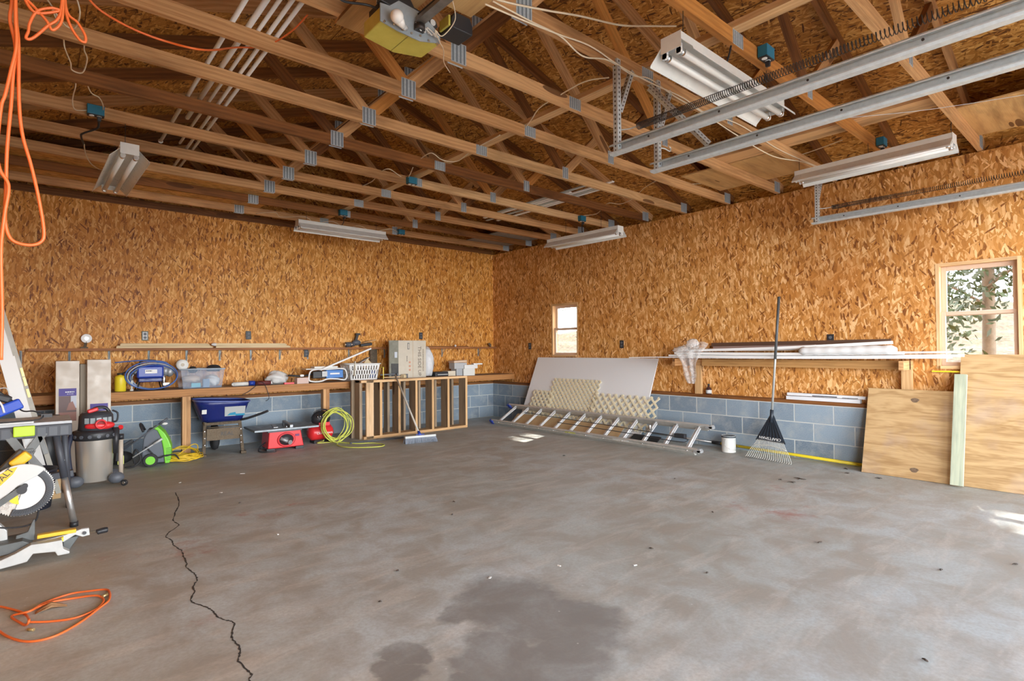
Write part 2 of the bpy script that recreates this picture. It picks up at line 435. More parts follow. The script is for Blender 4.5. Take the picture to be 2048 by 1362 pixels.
def block_mat(name, ox, oz):
    n = NT(name); uv = n.mapping(n.uv(), loc=(ox, oz, 0))
    wn = n.noise(uv, 14, 3); wv = n.node('ShaderNodeVectorMath', operation='MULTIPLY_ADD')
    n.link(wn.outputs['Color'], wv.inputs[0]); wv.inputs[1].default_value = (.006, .006, 0); n.link(uv, wv.inputs[2])
    br = n.node('ShaderNodeTexBrick'); br.offset = .5; br.squash = 1
    n.link(wv.outputs[0], br.inputs[0])
    br.inputs['Scale'].default_value = 1; br.inputs['Brick Width'].default_value = .4064; br.inputs['Row Height'].default_value = .2033
    br.inputs['Mortar Size'].default_value = .0065; br.inputs['Mortar Smooth'].default_value = .25; br.inputs['Bias'].default_value = 0
    br.inputs['Color1'].default_value = (.27, .35, .43, 1); br.inputs['Color2'].default_value = (.13, .18, .24, 1); br.inputs['Mortar'].default_value = (.60, .62, .60, 1)
    sp = n.noise(uv, 130, 3, .7); cl = n.noise(uv, 5, 5, .65)
    c = n.mix(n.ramp(sp.outputs[0], [(.4, 0), (.75, .5)]), br.outputs[0], (.50, .55, .58))
    c = n.mix(n.ramp(cl.outputs[0], [(.48, 0), (.7, .6)]), c, (.44, .46, .46))
    h = n.math('ADD', n.math('MULTIPLY', br.outputs['Fac'], -.8), n.math('MULTIPLY', sp.outputs[0], .5))
    n.bump(h, .6, .008)
    return n.done(c, .85, 0, .2)
def concrete():
    n = NT('concrete_floor'); uv = n.uv()
    b1 = n.noise(uv, .55, 6, .6, .6); b2 = n.noise(uv, 3.2, 7, .65, .4); b3 = n.noise(uv, 55, 4, .6)
    st = n.noise(n.mapping(uv, scale=(1.1, 4.5, 1), rot=(0, 0, R(35))), 1.5, 6, .65, .5)
    c = n.ramp(b1.outputs[0], [(.3, (.39, .405, .37)), (.5, (.50, .545, .535)), (.7, (.56, .62, .64))])
    c = n.mix(n.ramp(b2.outputs[0], [(.40, .75), (.60, 0)]), c, (.36, .33, .28))
    c = n.mix(n.ramp(st.outputs[0], [(.50, 0), (.70, .6)]), c, (.66, .64, .59))
    c = n.mix(n.ramp(b3.outputs[0], [(.35, .35), (.6, 0)]), c, (.34, .33, .30))
    wp = n.noise(uv, 2.6, 5, .6)
    wv = n.node('ShaderNodeVectorMath', operation='MULTIPLY_ADD'); n.link(wp.outputs['Color'], wv.inputs[0]); wv.inputs[1].default_value = (.45, .45, 0); n.link(uv, wv.inputs[2])
    def blob(discs, soft=.5):
        cur = None
        for (x, y, rx, ry) in discs:
            mp = n.mapping(wv.outputs[0], loc=(-(x+.225)/rx, -(y+.225)/ry, 0), scale=(1/rx, 1/ry, 1))
            ln = n.node('ShaderNodeVectorMath', operation='LENGTH'); n.link(mp, ln.inputs[0]); d = ln.outputs['Value']
            cur = d if cur is None else n.math('MINIMUM', cur, d)
        return n.ramp(cur, [(1-soft*.5, 1), (1+soft*.02 if soft < .3 else 1, 0)])
    damp = n.math('MULTIPLY', blob(STAIN, .6), n.ramp(b2.outputs[0], [(.3, .95), (.68, .55)]))
    c = n.mix(damp, c, (.225, .22, .21))
    c = n.mix(n.math('MULTIPLY', blob(BROWN, 1.2), .55), c, (.40, .31, .20))
    rust = n.noise(uv, 2.3, 5, .7)
    c = n.mix(n.math('MULTIPLY', n.ramp(rust.outputs[0], [(.56, 0), (.70, .75)]), blob(REDD, 1.0)), c, (.40, .16, .12))
    sc_ = n.vor(n.mapping(uv, scale=(1, 1, 1)), 9)
    c = n.mix(n.ramp(sc_.outputs['Distance'], [(.03, .8), (.05, 0)]), c, (.6, .6, .58))
    n.bump(n.math('ADD', b3.outputs[0], b2.outputs[0]), .12, .004)
    return n.done(c, n.ramp(b2.outputs[0], [(.3, .45), (.7, .75)]), 0, .35)
def pl(u, v, rx, ry): q = P(u, v, z=0); return (q.x, q.y, rx, ry)
STAIN = [pl(1040, 1215, .30, .42), pl(1150, 1235, .24, .38), pl(1100, 1330, .34, .25), pl(980, 1300, .20, .20), pl(960, 1355, .16, .10), pl(935, 1225, .16, .12), pl(812, 1300, .10, .12), pl(795, 1345, .11, .10)]
BROWN = [pl(230, 1020, .75, .9), pl(330, 960, .8, .7), pl(100, 1160, .5, .5), pl(560, 950, .9, .6)]
REDD = [pl(300, 1110, .5, .5), pl(300, 1265, .3, .25), pl(1560, 1000, .8, .6), pl(620, 1000, .9, .6)]
CONC = concrete()
BLKB = block_mat('grey_block_back', 4.27, 0)
BLKS = block_mat('grey_block_side', 4.083, 0)

# ------------------------------------------------------------------ the shell
H = 3.045; XL = -6.95; YF = -9.3; BF = -.08
b = MB(); b.span((XL-.1, YF-.1, -.12), (.1, .2, 0), world=True); struct(b.build('floor', CONC))
b = MB(); b.span((XL-.1, 0, .652), (.12, .12, H), world=True); struct(b.build('wall_back', OSBW))
b = MB(); b.span((XL-.1, BF, 0), (.12, .12, .612), world=True); struct(b.build('wall_back_blockwork', BLKB))
b = MB(); b.span((XL, BF-.004, .612), (-.002, .1, .652)); struct(b.build('trim_1', PINED))
W1 = (-2.16, -1.56, 1.12, 2.0); W2 = (-7.43, -6.81, 1.03, 2.045)
b = MB()
ys = [YF, W2[0], W2[1], W1[0], W1[1], 0]
for i in range(5):
    y0, y1 = ys[i], ys[i+1]
    if i in (1, 3):
        W = W2 if i == 1 else W1
        b.span((0, y0, .652), (.12, y1, W[2]), world=True); b.span((0, y0, W[3]), (.12, y1, H), world=True)
    else: b.span((0, y0, .652), (.12, y1, H), world=True)
struct(b.build('wall_right', OSBR))
b = MB(); b.span((BF, YF, 0), (.12, BF+.0005, .612), world=True); struct(b.build('wall_right_blockwork', BLKS))
b = MB(); b.span((BF-.004, YF, .612), (.1, BF-.005, .652)); struct(b.build('trim_2', PINED))
b = MB(); b.span((XL-.12, YF, 0), (XL, .12, H), world=True); struct(b.build('wall_left', OSBW))
b = MB()
for x0, x1, z0, z1 in ((XL-.12, -6.65, 0, H), (-3.75, -3.2, 0, H), (-.30, .12, 0, H), (-6.65, -3.75, 2.44, H), (-3.2, -.30, 2.44, H)):
    b.span((x0, YF-.12, z0), (x1, YF, z1), world=True)
struct(b.build('wall_front', OSBR))
# gables, eave closures and the sloping roof deck
AX = XL/2; RISE = 1.16; SZ = 3.15
def rz(x): return SZ + RISE*(1-abs(x-AX)/(-AX))
for nm, yy in (('wall_back_gable', .10), ('wall_front_gable', YF-.02)):
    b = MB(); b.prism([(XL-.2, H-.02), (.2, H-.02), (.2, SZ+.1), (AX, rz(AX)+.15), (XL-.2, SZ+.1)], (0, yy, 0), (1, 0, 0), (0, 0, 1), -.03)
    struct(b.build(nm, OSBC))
b = MB(); b.span((.12, YF, H-.1), (.15, .12, SZ+.14), world=True); struct(b.build('trim_light_block_right', OSBC))  # outer board added to block light leaking in under the right eaves
b = MB(); b.span((XL-.15, YF, H-.1), (XL-.12, .12, SZ+.14), world=True); struct(b.build('trim_light_block_left', OSBC))  # the same added light-blocking board for the left eaves
sa = math.atan2(RISE, -AX)
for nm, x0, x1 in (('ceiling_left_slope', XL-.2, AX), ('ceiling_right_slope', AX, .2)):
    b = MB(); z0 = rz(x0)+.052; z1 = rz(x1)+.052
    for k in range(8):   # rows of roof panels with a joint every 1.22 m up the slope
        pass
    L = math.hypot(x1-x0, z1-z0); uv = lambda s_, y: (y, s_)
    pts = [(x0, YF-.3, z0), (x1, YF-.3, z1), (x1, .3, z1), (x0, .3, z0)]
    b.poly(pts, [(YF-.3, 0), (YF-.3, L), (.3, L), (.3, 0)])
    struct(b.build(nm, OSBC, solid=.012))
# panel joints in the roof deck: thin dark gaps with metal clips
b = MB()
for k in range(4):
    for s in (0, 1):
        d = .62+k*.9; x = (XL+d*math.cos(sa)) if s == 0 else (-d*math.cos(sa)); z = rz(x)+.0435
        b.beam((x, YF, z), (x, 0, z), .006, .003)
struct(b.build('trim_5', PINED))

def window(n, W, seed):
    y0, y1, z0, z1 = W
    t = thing('window_%d' % n, None, None, (.06, (y0+y1)/2, z0)); t['kind'] = 'structure'
    f = MB(); k = .03
    f.span((-.004, y0, z0), (.12, y0+k, z1)); f.span((-.004, y1-k, z0), (.12, y1, z1))
    f.span((-.004, y0+k, z1-k), (.12, y1-k, z1)); f.span((-.03, y0+k, z0), (.12, y1-k, z0+k))
    f.build('window_frame', PINEL, t)
    zm = z0+(z1-z0)*.52
    for nm, xa, a, c in (('lower_sash', .035, z0+k, zm+.02), ('upper_sash', .07, zm-.02, z1-k)):
        s = MB(); q = .042 if nm == 'upper_sash' else .036
        s.span((xa, y0+k, a), (xa+.032, y0+k+q, c)); s.span((xa, y1-k-q, a), (xa+.032, y1-k, c))
        s.span((xa, y0+k+q, c-q), (xa+.032, y1-k-q, c)); s.span((xa, y0+k+q, a), (xa+.032, y1-k-q, a+q))
        so = s.build(nm, SASH, t, bev=.003)
        g = MB(); g.span((xa+.013, y0+k+q-.004, a+q-.004), (xa+.017, y1-k-q+.004, c-q+.004)); g.build('pane', GLASS, so)
SASH = plain('tan_sash', (.62, .44, .32), .5)
window(1, W1, 1); window(2, W2, 2)

# outside: drive, rising bank, trees
def leafy():
    n = NT('leaf_litter_ground'); uv = n.uv(); v = n.vor(uv, 7); no = n.noise(uv, 1.2, 5)
    c = n.ramp(v.outputs['Color'], [(0, (.04, .025, .012)), (.5, (.11, .075, .045)), (1, (.20, .15, .10))])
    c = n.mix(n.ramp(no.outputs[0], [(.45, 0), (.6, .6)]), c, (.10, .09, .04)); return n.done(c, .9, 0, .1)
GRND = leafy()
b = MB(); b.grid(lambda a, c: (.13+a*60, -45+c*80, -.15+max(0, a*60-1.2)*.085*(1+.15*math.sin(c*23))+.12*math.sin(a*40+c*31)), 60, 60, sm=True)
for f_ in range(len(b.uv)): b.uv[f_] = [(b.v[i].x, b.v[i].y) for i in b.f[f_]]
struct(b.build('ground', GRND))
DRIVE = plain('light_drive', (.62, .61, .57), .85)
b = MB(); b.span((-16, -30, -.2), (.12, YF-.121, -.02), world=True); struct(b.build('driveway', DRIVE))
BARK = plain('tree_bark', (.20, .15, .10), .9, grime=.6, scale=6)
LEAF = NT('tree_leaves'); _r = LEAF.rnd()
LEAF = LEAF.done((.045, .065, .014), .6)
def tree(x, y, r, h, lab, n_l, spread, zc, lo=0):
    z0 = -.15+max(0, x-1.3)*.085
    t = thing('tree', lab, 'tree', (x, y, z0))
    b = MB(); b.tube(cr([(x, y, z0-.2), (x+.04, y-.03, z0+h*.3), (x-.05, y+.06, z0+h*.65), (x, y, z0+h)], 5), [r*(1-.6*i/15) for i in range(16)], 12)
    rg = random.Random(int(x*100+y))
    for k in range(9):
        a = rg.uniform(0, 6.28); zz = z0+rg.uniform(zc-spread*.5, zc+spread); l = rg.uniform(.6, 1)*spread
        e = (x+math.cos(a)*l, y+math.sin(a)*l, zz+rg.uniform(-.3, .6)); b.tube(cr([(x, y, zz-.2), ((x+e[0])/2, (y+e[1])/2, zz+.1), e], 4), [.05*r/.2*(1-.8*i/8) for i in range(9)], 6)
    b.build('trunk', BARK, t)
    b = MB()
    cl = [(rg.gauss(0, spread*.5), rg.gauss(0, spread*.5), rg.gauss(0, spread*.45)) for _ in range(26)]
    for k in range(n_l):
        q = rg.choice(cl); c = Vector((x+q[0]+rg.gauss(0, .25), y+q[1]+rg.gauss(0, .25), max(z0+lo, z0+zc+q[2]+rg.gauss(0, .22))))
        u = Vector((rg.uniform(-1, 1), rg.uniform(-1, 1), rg.uniform(-1, 1))).normalized(); v = u.orthogonal().normalized(); s = rg.uniform(.035, .08)
        b.poly([c-u*s, c+v*s*.5, c+u*s, c-v*s*.5])
    b.build('foliage', LEAF, t)
tree(3.1, -6.72, .085, 7.5, 'straight tree trunk with sparse leaves close outside the larger window', 2900, 1.1, 2.3, .7)
tree(6.5, -7.6, .14, 7, 'leafy tree farther behind the trunk outside the larger window', 2200, 1.7, 3.6)
tree(4.9, -5.35, .10, 8.5, 'tall tree whose high crown shades the larger window', 1500, 1.15, 6.3)
tree(4.9, -.1, .10, 8.5, 'tall tree whose high crown shades the small window', 3400, 1.0, 6.4)
tree(13.5, 8.6, .16, 6, 'small leafy tree on the bank seen through the small window', 1400, 1.5, 2.2)

# ------------------------------------------------------------------ roof trusses
ord_ = ['nearest the back wall', 'second out from the back wall', 'third out from the back wall', 'fourth out from the back wall', 'fifth out from the back wall', 'sixth out from the back wall', 'seventh out from the back wall', 'eighth out from the back wall', 'ninth out from the back wall, carrying the door opener', 'tenth out from the back wall, with the metal track hangers', 'eleventh out from the back wall, over the big strip light', 'twelfth out from the back wall, crossing above the door tracks', 'nearest the garage doors']
Y0 = -5.333
TY = [Y0+.61*k for k in range(8, -5, -1)]
tmat = {0: PINE, 1: PINED, 2: PINE, 3: PINE, 4: PINE, 5: PINED, 6: PINE, 7: PINE, 8: PINE, 9: PINE, 10: PINEO, 11: PINE, 12: PINE}
descr = {0: 'pale brown', 1: 'dark brown', 5: 'reddish dark', 10: 'orange toned'}
for i, y in enumerate(TY):
    t = thing('roof_truss', '%s wooden roof truss, %s' % (descr.get(i, 'sawn pine'), ord_[i]), 'roof truss', (AX, y, H+.005), 0)
    M = tmat[i]; z = H+.005+.0445; w_ = .038
    b = MB(); b.span((XL, y-w_/2, z-.0445), (AX, y+w_/2, z+.0445)); b.build('bottom_chord', M, t)
    b = MB(); b.span((AX, y-w_/2, z-.0445), (0, y+w_/2, z+.0445)); b.build('bottom_chord', M if i not in (4, 6) else PINEL, t)
    for s in (0, 1):
        x0 = XL-.1 if s == 0 else .1
        b = MB(); b.beam((x0, y, rz(x0)), (AX, y, rz(AX)), .038, .089, up=(0, 0, 1)); b.build('top_chord', PINED if (i+s) % 3 else PINE, t)
    for xa, xb in ((-4.6, -5.21), (-4.6, AX), (-2.35, -1.74), (-2.35, AX)):
        za = z+.05; zb = rz(xb)-.05; mm = [PINE, PINEO, PINE, PINED][(i+int(xa < -4)*2+int(xb == AX)) % 4]
        b = MB(); b.beam((xa+(.03 if xb > xa else -.03), y, za), (xb+(.04 if xa > AX and xb == AX else (-.04 if xb == AX else 0)), y, zb), .038, .089, up=(0, 1, 0)) if False else b.beam((xa+(.03 if xb > xa else -.03), y, za), (xb, y, zb), .037, .089, up=(0, 0, 1))
        b.build('web', mm, t)
    def plate(cx, cz, sx, sz, stripes=4, rot=0):
        b = MB()
        for sd in (-1, 1):
            b.box((cx, y+sd*.0195, cz), (sx, .0015, sz), Matrix.Rotation(rot, 3, 'Y'))
            for q in range(stripes): b.box((cx-sx/2+sx*(q+.5)/stripes, y+sd*.0205, cz), (sx/stripes*.38, .0012, sz*.92), m=1)
        b.build('truss_plate', [PLATE, PLATED], t)
    plate(-4.6, z+.012, .115, .13); plate(-2.35, z+.02, .085, .12, 3); plate(AX+.06*math.sin(i*2.1), z, .125, .088, 6)
    plate(-.07, z+.02, .14, .12, 4); plate(AX, rz(AX)-.04, .2, .12, 5)
# gable truss against the back wall
b = MB(); b.span((XL, .03, H+.005), (0, .068, H+.094)); struct(b.build('trim_6', PINED))
# long brace on top of the chords, and loose boards in the attic
b = MB(); b.span((-3.49, -8.9, H+.096), (-3.40, -.1, H+.134))
tag(b.build('lateral_brace', PINEL), 'long pale brace running across the middle of all the roof trusses', 'brace')
# ------------------------------------------------------------------ hanging from the roof
Zc = H+.005      # underside of the bottom chords
def shop_light(lab, x, y, z, along, L=1.22, hang=(-.49, .49)):
    """twin-tube shop light, long axis local x, lamps facing down"""
    t = thing('shop_light', lab, 'ceiling light', (x, y, z), along, 'twin tube shop lights hung under the trusses')
    b = MB(); b.box((0, 0, .055), (L, .115, .045)); b.build('housing', WENAM, t, local=True, bev=.004)
    b = MB()
    for s in (-1, 1):
        b.poly([(-L/2, s*.055, .036), (L/2, s*.055, .036), (L/2, s*.125, -.035), (-L/2, s*.125, -.035)], m=0)
        b.poly([(-L/2, s*.125, -.035), (L/2, s*.125, -.035), (L/2, s*.128, -.048), (-L/2, s*.128, -.048)], m=0)
    b.poly([(-L/2, -.055, .034), (L/2, -.055, .034), (L/2, .055, .034), (-L/2, .055, .034)])
    b.build('reflector', WENAM, t, local=True, solid=.0022)
    for s in (-1, 1):
        b = MB(); b.prism([(-.125, -.045), (-.055, .036), (-.055, .078), (.055, .078), (.055, .036), (.125, -.045)] if False else [(-.06, -.005), (-.06, .078), (.06, .078), (.06, -.005)], (s*L/2-.001, 0, 0), (0, 1, 0), (0, 0, 1), .003)
        b.build('end_plate', WENAM, t, local=True)
        for q in (-.042, .042):
            b = MB(); b.box((s*(L/2-.012), q, -.008), (.018, .026, .05)); b.cyl((s*(L/2-.022), q, -.018), (s*(L/2-.003), q, -.018), .017, 12)
            b.build('lamp_socket', WHITE, t, local=True)
    for q in (-.042, .042):
        b = MB(); b.cyl((-L/2+.02, q, -.018), (L/2-.02, q, -.018), .0185, 14)
        for s in (-1, 1): b.cyl((s*(L/2-.045), q, -.018), (s*(L/2-.02), q, -.018), .0192, 14, m=1)
        b.build('lamp_tube', [TUBEG, CHROME], t, local=True)
    for s in hang:
        if Zc-z-.078 > .015:
            b = MB(); b.tube([(s, 0, .076), (s, .002, (.078+Zc-z)/2), (s, 0, Zc-z+.03)], .0022, 5)
            b.build('hanging_wire', BLACK, t, local=True)
    return t
shop_light('unlit twin tube light hanging crosswise near the left wall, beside the orange cord', -6.07, -2.52, 2.75, R(91), hang=(-.376, .234))
shop_light('unlit long strip light hung in front of the back wall, seen from its side', -3.46, -1.063, 2.845, R(180))
shop_light('unlit strip light hung near the far end of the right wall, above the small window', -1.03, -3.2, 2.72, R(92), hang=(-.305, .305))
shop_light('unlit strip light hung near the right wall, above the metal door track', -1.02, -6.553, 2.87, R(88), hang=(-.59, 0, .59))
shop_light('nearest and largest unlit twin tube light, its two white tubes in full view', -3.50, -6.553, 2.80, R(0))

def jbox(lab, x, y, z, rz_=0, plug=True, face='y'):
    t = thing('junction_box', lab, 'electrical box', (x, y, z), rz_, 'blue electrical boxes nailed to the trusses')
    b = MB(); b.box((0, -.032, 0), (.105, .06, .072)); b.box((0, -.032, .03), (.11, .064, .006)); b.build('box_body', JBLUE, t, local=True, bev=.004)
    b = MB(); b.box((0, -.032, -.0385), (.104, .056, .005)); b.build('outlet_plate', BLACK, t, local=True)
    for q in (-.024, .022):
        b = MB(); b.cyl((q, -.032, -.0445), (q, -.032, -.040), .0165, 14); b.build('receptacle', WHITE, t, local=True)
    if plug:
        b = MB(); b.box((.022, -.032, -.062), (.022, .026, .034), taper=1.2); b.build('plug', BLACK, t, local=True, bev=.004)
    return t
q = P(191, 230, y=-2.93); jbox('blue electrical box with a black plug at the left, above the crosswise light', q.x, -2.912, 3.085)
jbox('blue electrical box on a truss near the middle of the room, without a plug', P(823, 367, y=-2.94).x, -2.912, 3.085, plug=False)
jbox('blue electrical box just above the strip light at the back wall', P(684, 429, y=-1.08).x, -1.082, 3.095)
jbox('small blue electrical box right of the back wall strip light, last one before the corner', P(800, 467, y=-.47).x, -.472, 3.10, plug=False)
jbox('blue electrical box above the strip light at the far end of the right wall', -.76, -2.912, 3.085)
jbox('big blue electrical box with a plug, above the nearest twin tube light', -3.13, -6.575, 3.10)
jbox('blue electrical box above the strip light by the right wall', P(1754, 293, y=-6.57).x, -6.575, 3.09)

def cable(name, lab, cat, pts, r, mat, n=8, group=None, parent=None):
    b = MB(); b.tube(cr(pts, n), r, 6)
    o = b.build(name, mat, parent)
    if parent is None: tag(o, lab, cat, group)
    return o
def romex(lab, pts, r=.0048, n=8): return cable('electric_cable', lab, 'cable', pts, r, ROMEX, n, 'cream cables along the trusses')
zz = lambda u, v, z=3.04: P(u, v, z=z)
def yy(u, v, k, off=-.026): return P(u, v, y=Y0+.61*k+off)
romex('thick cream cable sweeping along the top from the opener toward the nearest light', [yy(960, -12, -1), yy(1020, 6, -1), yy(1100, 22, -1), yy(1160, 32, -1), yy(1240, 50, -1), yy(1300, 52, -1), yy(1352, 52, -1)], .006)
romex('cream cable running down the tenth truss and over the metal track', [yy(985, 2, -1), yy(1060, 42, -1), yy(1120, 72, -1), yy(1165, 112, -1), yy(1215, 120, -1), yy(1265, 150, -1), yy(1300, 158, -1), yy(1345, 190, -1), yy(1400, 222, -1), yy(1470, 268, -1), yy(1545, 312, -1), yy(1610, 325, -1), yy(1655, 345, -1)])
romex('second cream cable beside it on the tenth truss', [yy(970, 8, -1, -.034), yy(1040, 38, -1, -.034), yy(1115, 68, -1, -.034), yy(1180, 92, -1, -.034), yy(1240, 132, -1, -.034), yy(1300, 165, -1, -.034), yy(1365, 195, -1, -.034), yy(1410, 225, -1, -.034), yy(1480, 250, -1, -.034), yy(1560, 300, -1, -.034), yy(1640, 335, -1, -.034)])
romex('cream cable looping from the middle of a truss up to the track hanger', [zz(1045, 262, 3.12), zz(1062, 240, 3.12), zz(1080, 215, 3.12), zz(1120, 190, 3.12), zz(1170, 163, 3.10), zz(1218, 155, 3.09)])
romex('cream cable dipping between two trusses above the centre', [zz(838, 320, 3.12), zz(862, 306, 3.13), zz(885, 320, 3.12), zz(915, 322, 3.12), zz(945, 300, 3.13), zz(1000, 270, 3.13)])
romex('cream cable curling up from the blue box near the middle', [zz(725, 372, 3.12), zz(745, 362, 3.12), zz(760, 345, 3.13), zz(778, 338, 3.13), zz(800, 352, 3.12), zz(815, 356, 3.11), zz(826, 335, 3.13)])
romex('cream cable waving along above the back wall strip light', [zz(512, 427, 3.05), zz(550, 425, 3.05), zz(562, 434, 3.03), zz(610, 434, 3.03), zz(630, 446, 3.0), zz(665, 443, 3.0), zz(690, 455, 3.0), zz(720, 452, 3.0), zz(745, 463, 3.02), zz(780, 458, 3.06), zz(795, 464, 3.09)], .004)
romex('cream cable running near the eaves of the right wall to a blue box', [zz(1325, 355, 3.16), zz(1290, 375, 3.16), zz(1265, 398, 3.15), zz(1240, 408, 3.15), zz(1215, 407, 3.15), (-.62, -3.1, 3.15), (-.74, -2.94, 3.13)], .004)
romex('cream cable spanning two trusses under the right roof slope', [zz(1365, 368, 3.165), zz(1420, 366, 3.165), zz(1455, 355, 3.165), zz(1500, 335, 3.165), zz(1600, 310, 3.165), zz(1685, 280, 3.165)], .004)
romex('cream cable looped over the truss left of the black plug', [(-6.48, -4.115, 3.09), zz(128, 88, 3.065), zz(132, 103, 3.05), zz(141, 125, 3.04), zz(144, 140, 3.03), zz(165, 145, 3.03), zz(174, 118, 3.06), zz(168, 98, 3.065), (-6.38, -4.115, 3.09)], .004)
romex('cream cable dropping left of the first blue box', [(-6.40, -3.505, 3.09), zz(151, 172, 3.06), zz(147, 188, 3.05), zz(145, 205, 3.03), zz(152, 220, 3.03), zz(180, 220, 3.09)], .004)
romex('cream cable arching over the first blue box', [(-6.35, -3.505, 3.09), zz(182, 185, 3.07), zz(198, 195, 3.06), zz(206, 210, 3.07), zz(206, 222, 3.10)], .004)
romex('cream cable knotted at the top left corner beside the orange loops', [zz(88, -10, 3.12), zz(112, 26, 3.04), zz(118, 48, 3.02), zz(104, 15, 3.05), zz(130, 50, 3.03), zz(150, 55, 3.03), zz(160, 25, 3.05), zz(150, -12, 3.12)], .004)
romex('cream lamp lead curving to the crosswise light', [zz(168, 288, 2.93), zz(172, 310, 2.9), zz(185, 330, 2.86), zz(210, 338, 2.83), (-6.12, -3.12, 2.80)], .0045)
cable('black_cord', 'black cord hanging from the first blue box beside the crosswise light', 'cord', [zz(197, 240, 3.03), zz(195, 256, 2.99), zz(168, 266, 2.96), zz(162, 272, 2.95), zz(168, 290, 2.93)], .008, BLACK)
cable('black_cord', 'short black cord down to the strip light at the far right wall end', 'cord', [(-.76, -2.944, 3.02), (-.77, -2.95, 2.93), (-.80, -2.97, 2.86), (-.98, -3.0, 2.81)], .007, BLACK)
cable('black_cord', 'black cord hanging from the big blue box beside the nearest light', 'cord', [P(1462, 92, y=-6.61), P(1458, 110, y=-6.61), P(1450, 135, y=-6.60)], .006, BLACK)
cable('black_cord', 'thin black cord from the blue box above the back wall light', 'cord', [P(686, 436, y=-1.12), P(687, 445, y=-1.05), P(680, 455, y=-.93)], .005, BLACK)

# white conduits lying on the chords at the left
for i, (x0, y0, x1, y1, r) in enumerate([(-5.745, -5.35, -5.745, -2.34, .0135), (-5.655, -5.5, -5.665, -3.05, .016), (-5.555, -5.6, -5.525, -1.6, .012), (-5.605, -5.5, -5.605, -2.4, .011), (-5.505, -5.3, -5.475, -1.6, .012)]):
    a = Vector((x0, y0, H+.0945+r)); c = Vector((x1, y1, H+.0945+r))
    b = MB(); b.cyl(a, c, r, 10)
    lab = ['outermost white pipe lying across the trusses, ending in a cap', 'thickest white pipe of the bundle across the trusses at the left', 'white pipe of the bundle across the left trusses, reaching farthest back', 'short white pipe in the bundle across the left trusses', 'rightmost white pipe of the bundle across the left trusses'][i]
    o = b.build('white_pipe', WHITE); tag(o, lab, 'pipe', 'white pipes stored across the trusses')
    if i == 0:
        e = MB(); e.ball(c, .02, nu=12, nv=8); e.build('end_cap', WHITE, o)
# vinyl strips stored near the right slope
for k in range(6):
    x = -1.78+k*.062; y0, y1 = [(-2.3, -4.1), (-1.9, -3.6), (-2.6, -4.2), (-1.8, -3.9), (-2.9, -4.1), (-1.9, -3.5)][k]
    b = MB(); b.span((x, y0, H+.096), (x+.042, y1, H+.108))
    tag(b.build('vinyl_strip', VINYL if k % 3 else plain('grey_vinyl%d' % k, (.45, .48, .46), .5)), ['grey vinyl strip farthest left of those lying on the trusses by the right eaves', 'white vinyl strip next to the leftmost grey one on the trusses', 'white vinyl strip left of the middle of the bunch on the trusses', 'grey vinyl strip in the middle of the bunch on the trusses', 'white vinyl strip second from the right eaves on the trusses', 'white vinyl strip nearest the right eaves on the trusses'][k], 'strip', 'vinyl strips stored on the trusses')
# loose panels laid on the chords
b = MB(); b.span((XL+.02, -1.56, H+.096), (-4.35, -.12, H+.11), world=True)
tag(b.build('strand_board_sheet', osb('osb_attic', R(0), R(14), .016, .10, mid=(.72, .40, .11), light=(.92, .62, .26), dark=(.28, .12, .03))), 'wide strand board panel lying on the trusses at the back left', 'board')
b = MB(); b.span((-1.45, -7.15, H+.096), (-1.22, -5.25, H+.134))
tag(b.build('loose_board', PINE), 'grey brown board lying across the trusses above the right strip light', 'board')
b = MB(); b.span((-1.05, -8.9, H+.096), (-.18, -7.12, H+.108), world=True)
PLYA = wood('attic_plywood', (.66, .42, .18), (.46, .25, .09), gs=.25)
tag(b.build('plywood_sheet', PLYA), 'plywood panel lying on the trusses at the far right of the roof', 'board')
b = MB(); b.span((-1.2, -5.85, H+.096), (-.35, -4.8, H+.108), world=True)
tag(b.build('plywood_sheet', PLYA), 'plywood panel lying on the trusses behind the track hangers', 'board')
b = MB(); b.span((-.95, -1.6, H+.096), (-.05, -.2, H+.106), world=True)
tag(b.build('insulation_board', plain('grey_insulation_board', (.30, .29, .28), .8, grime=.4)), 'grey panel lying on the trusses in the back right corner', 'board')

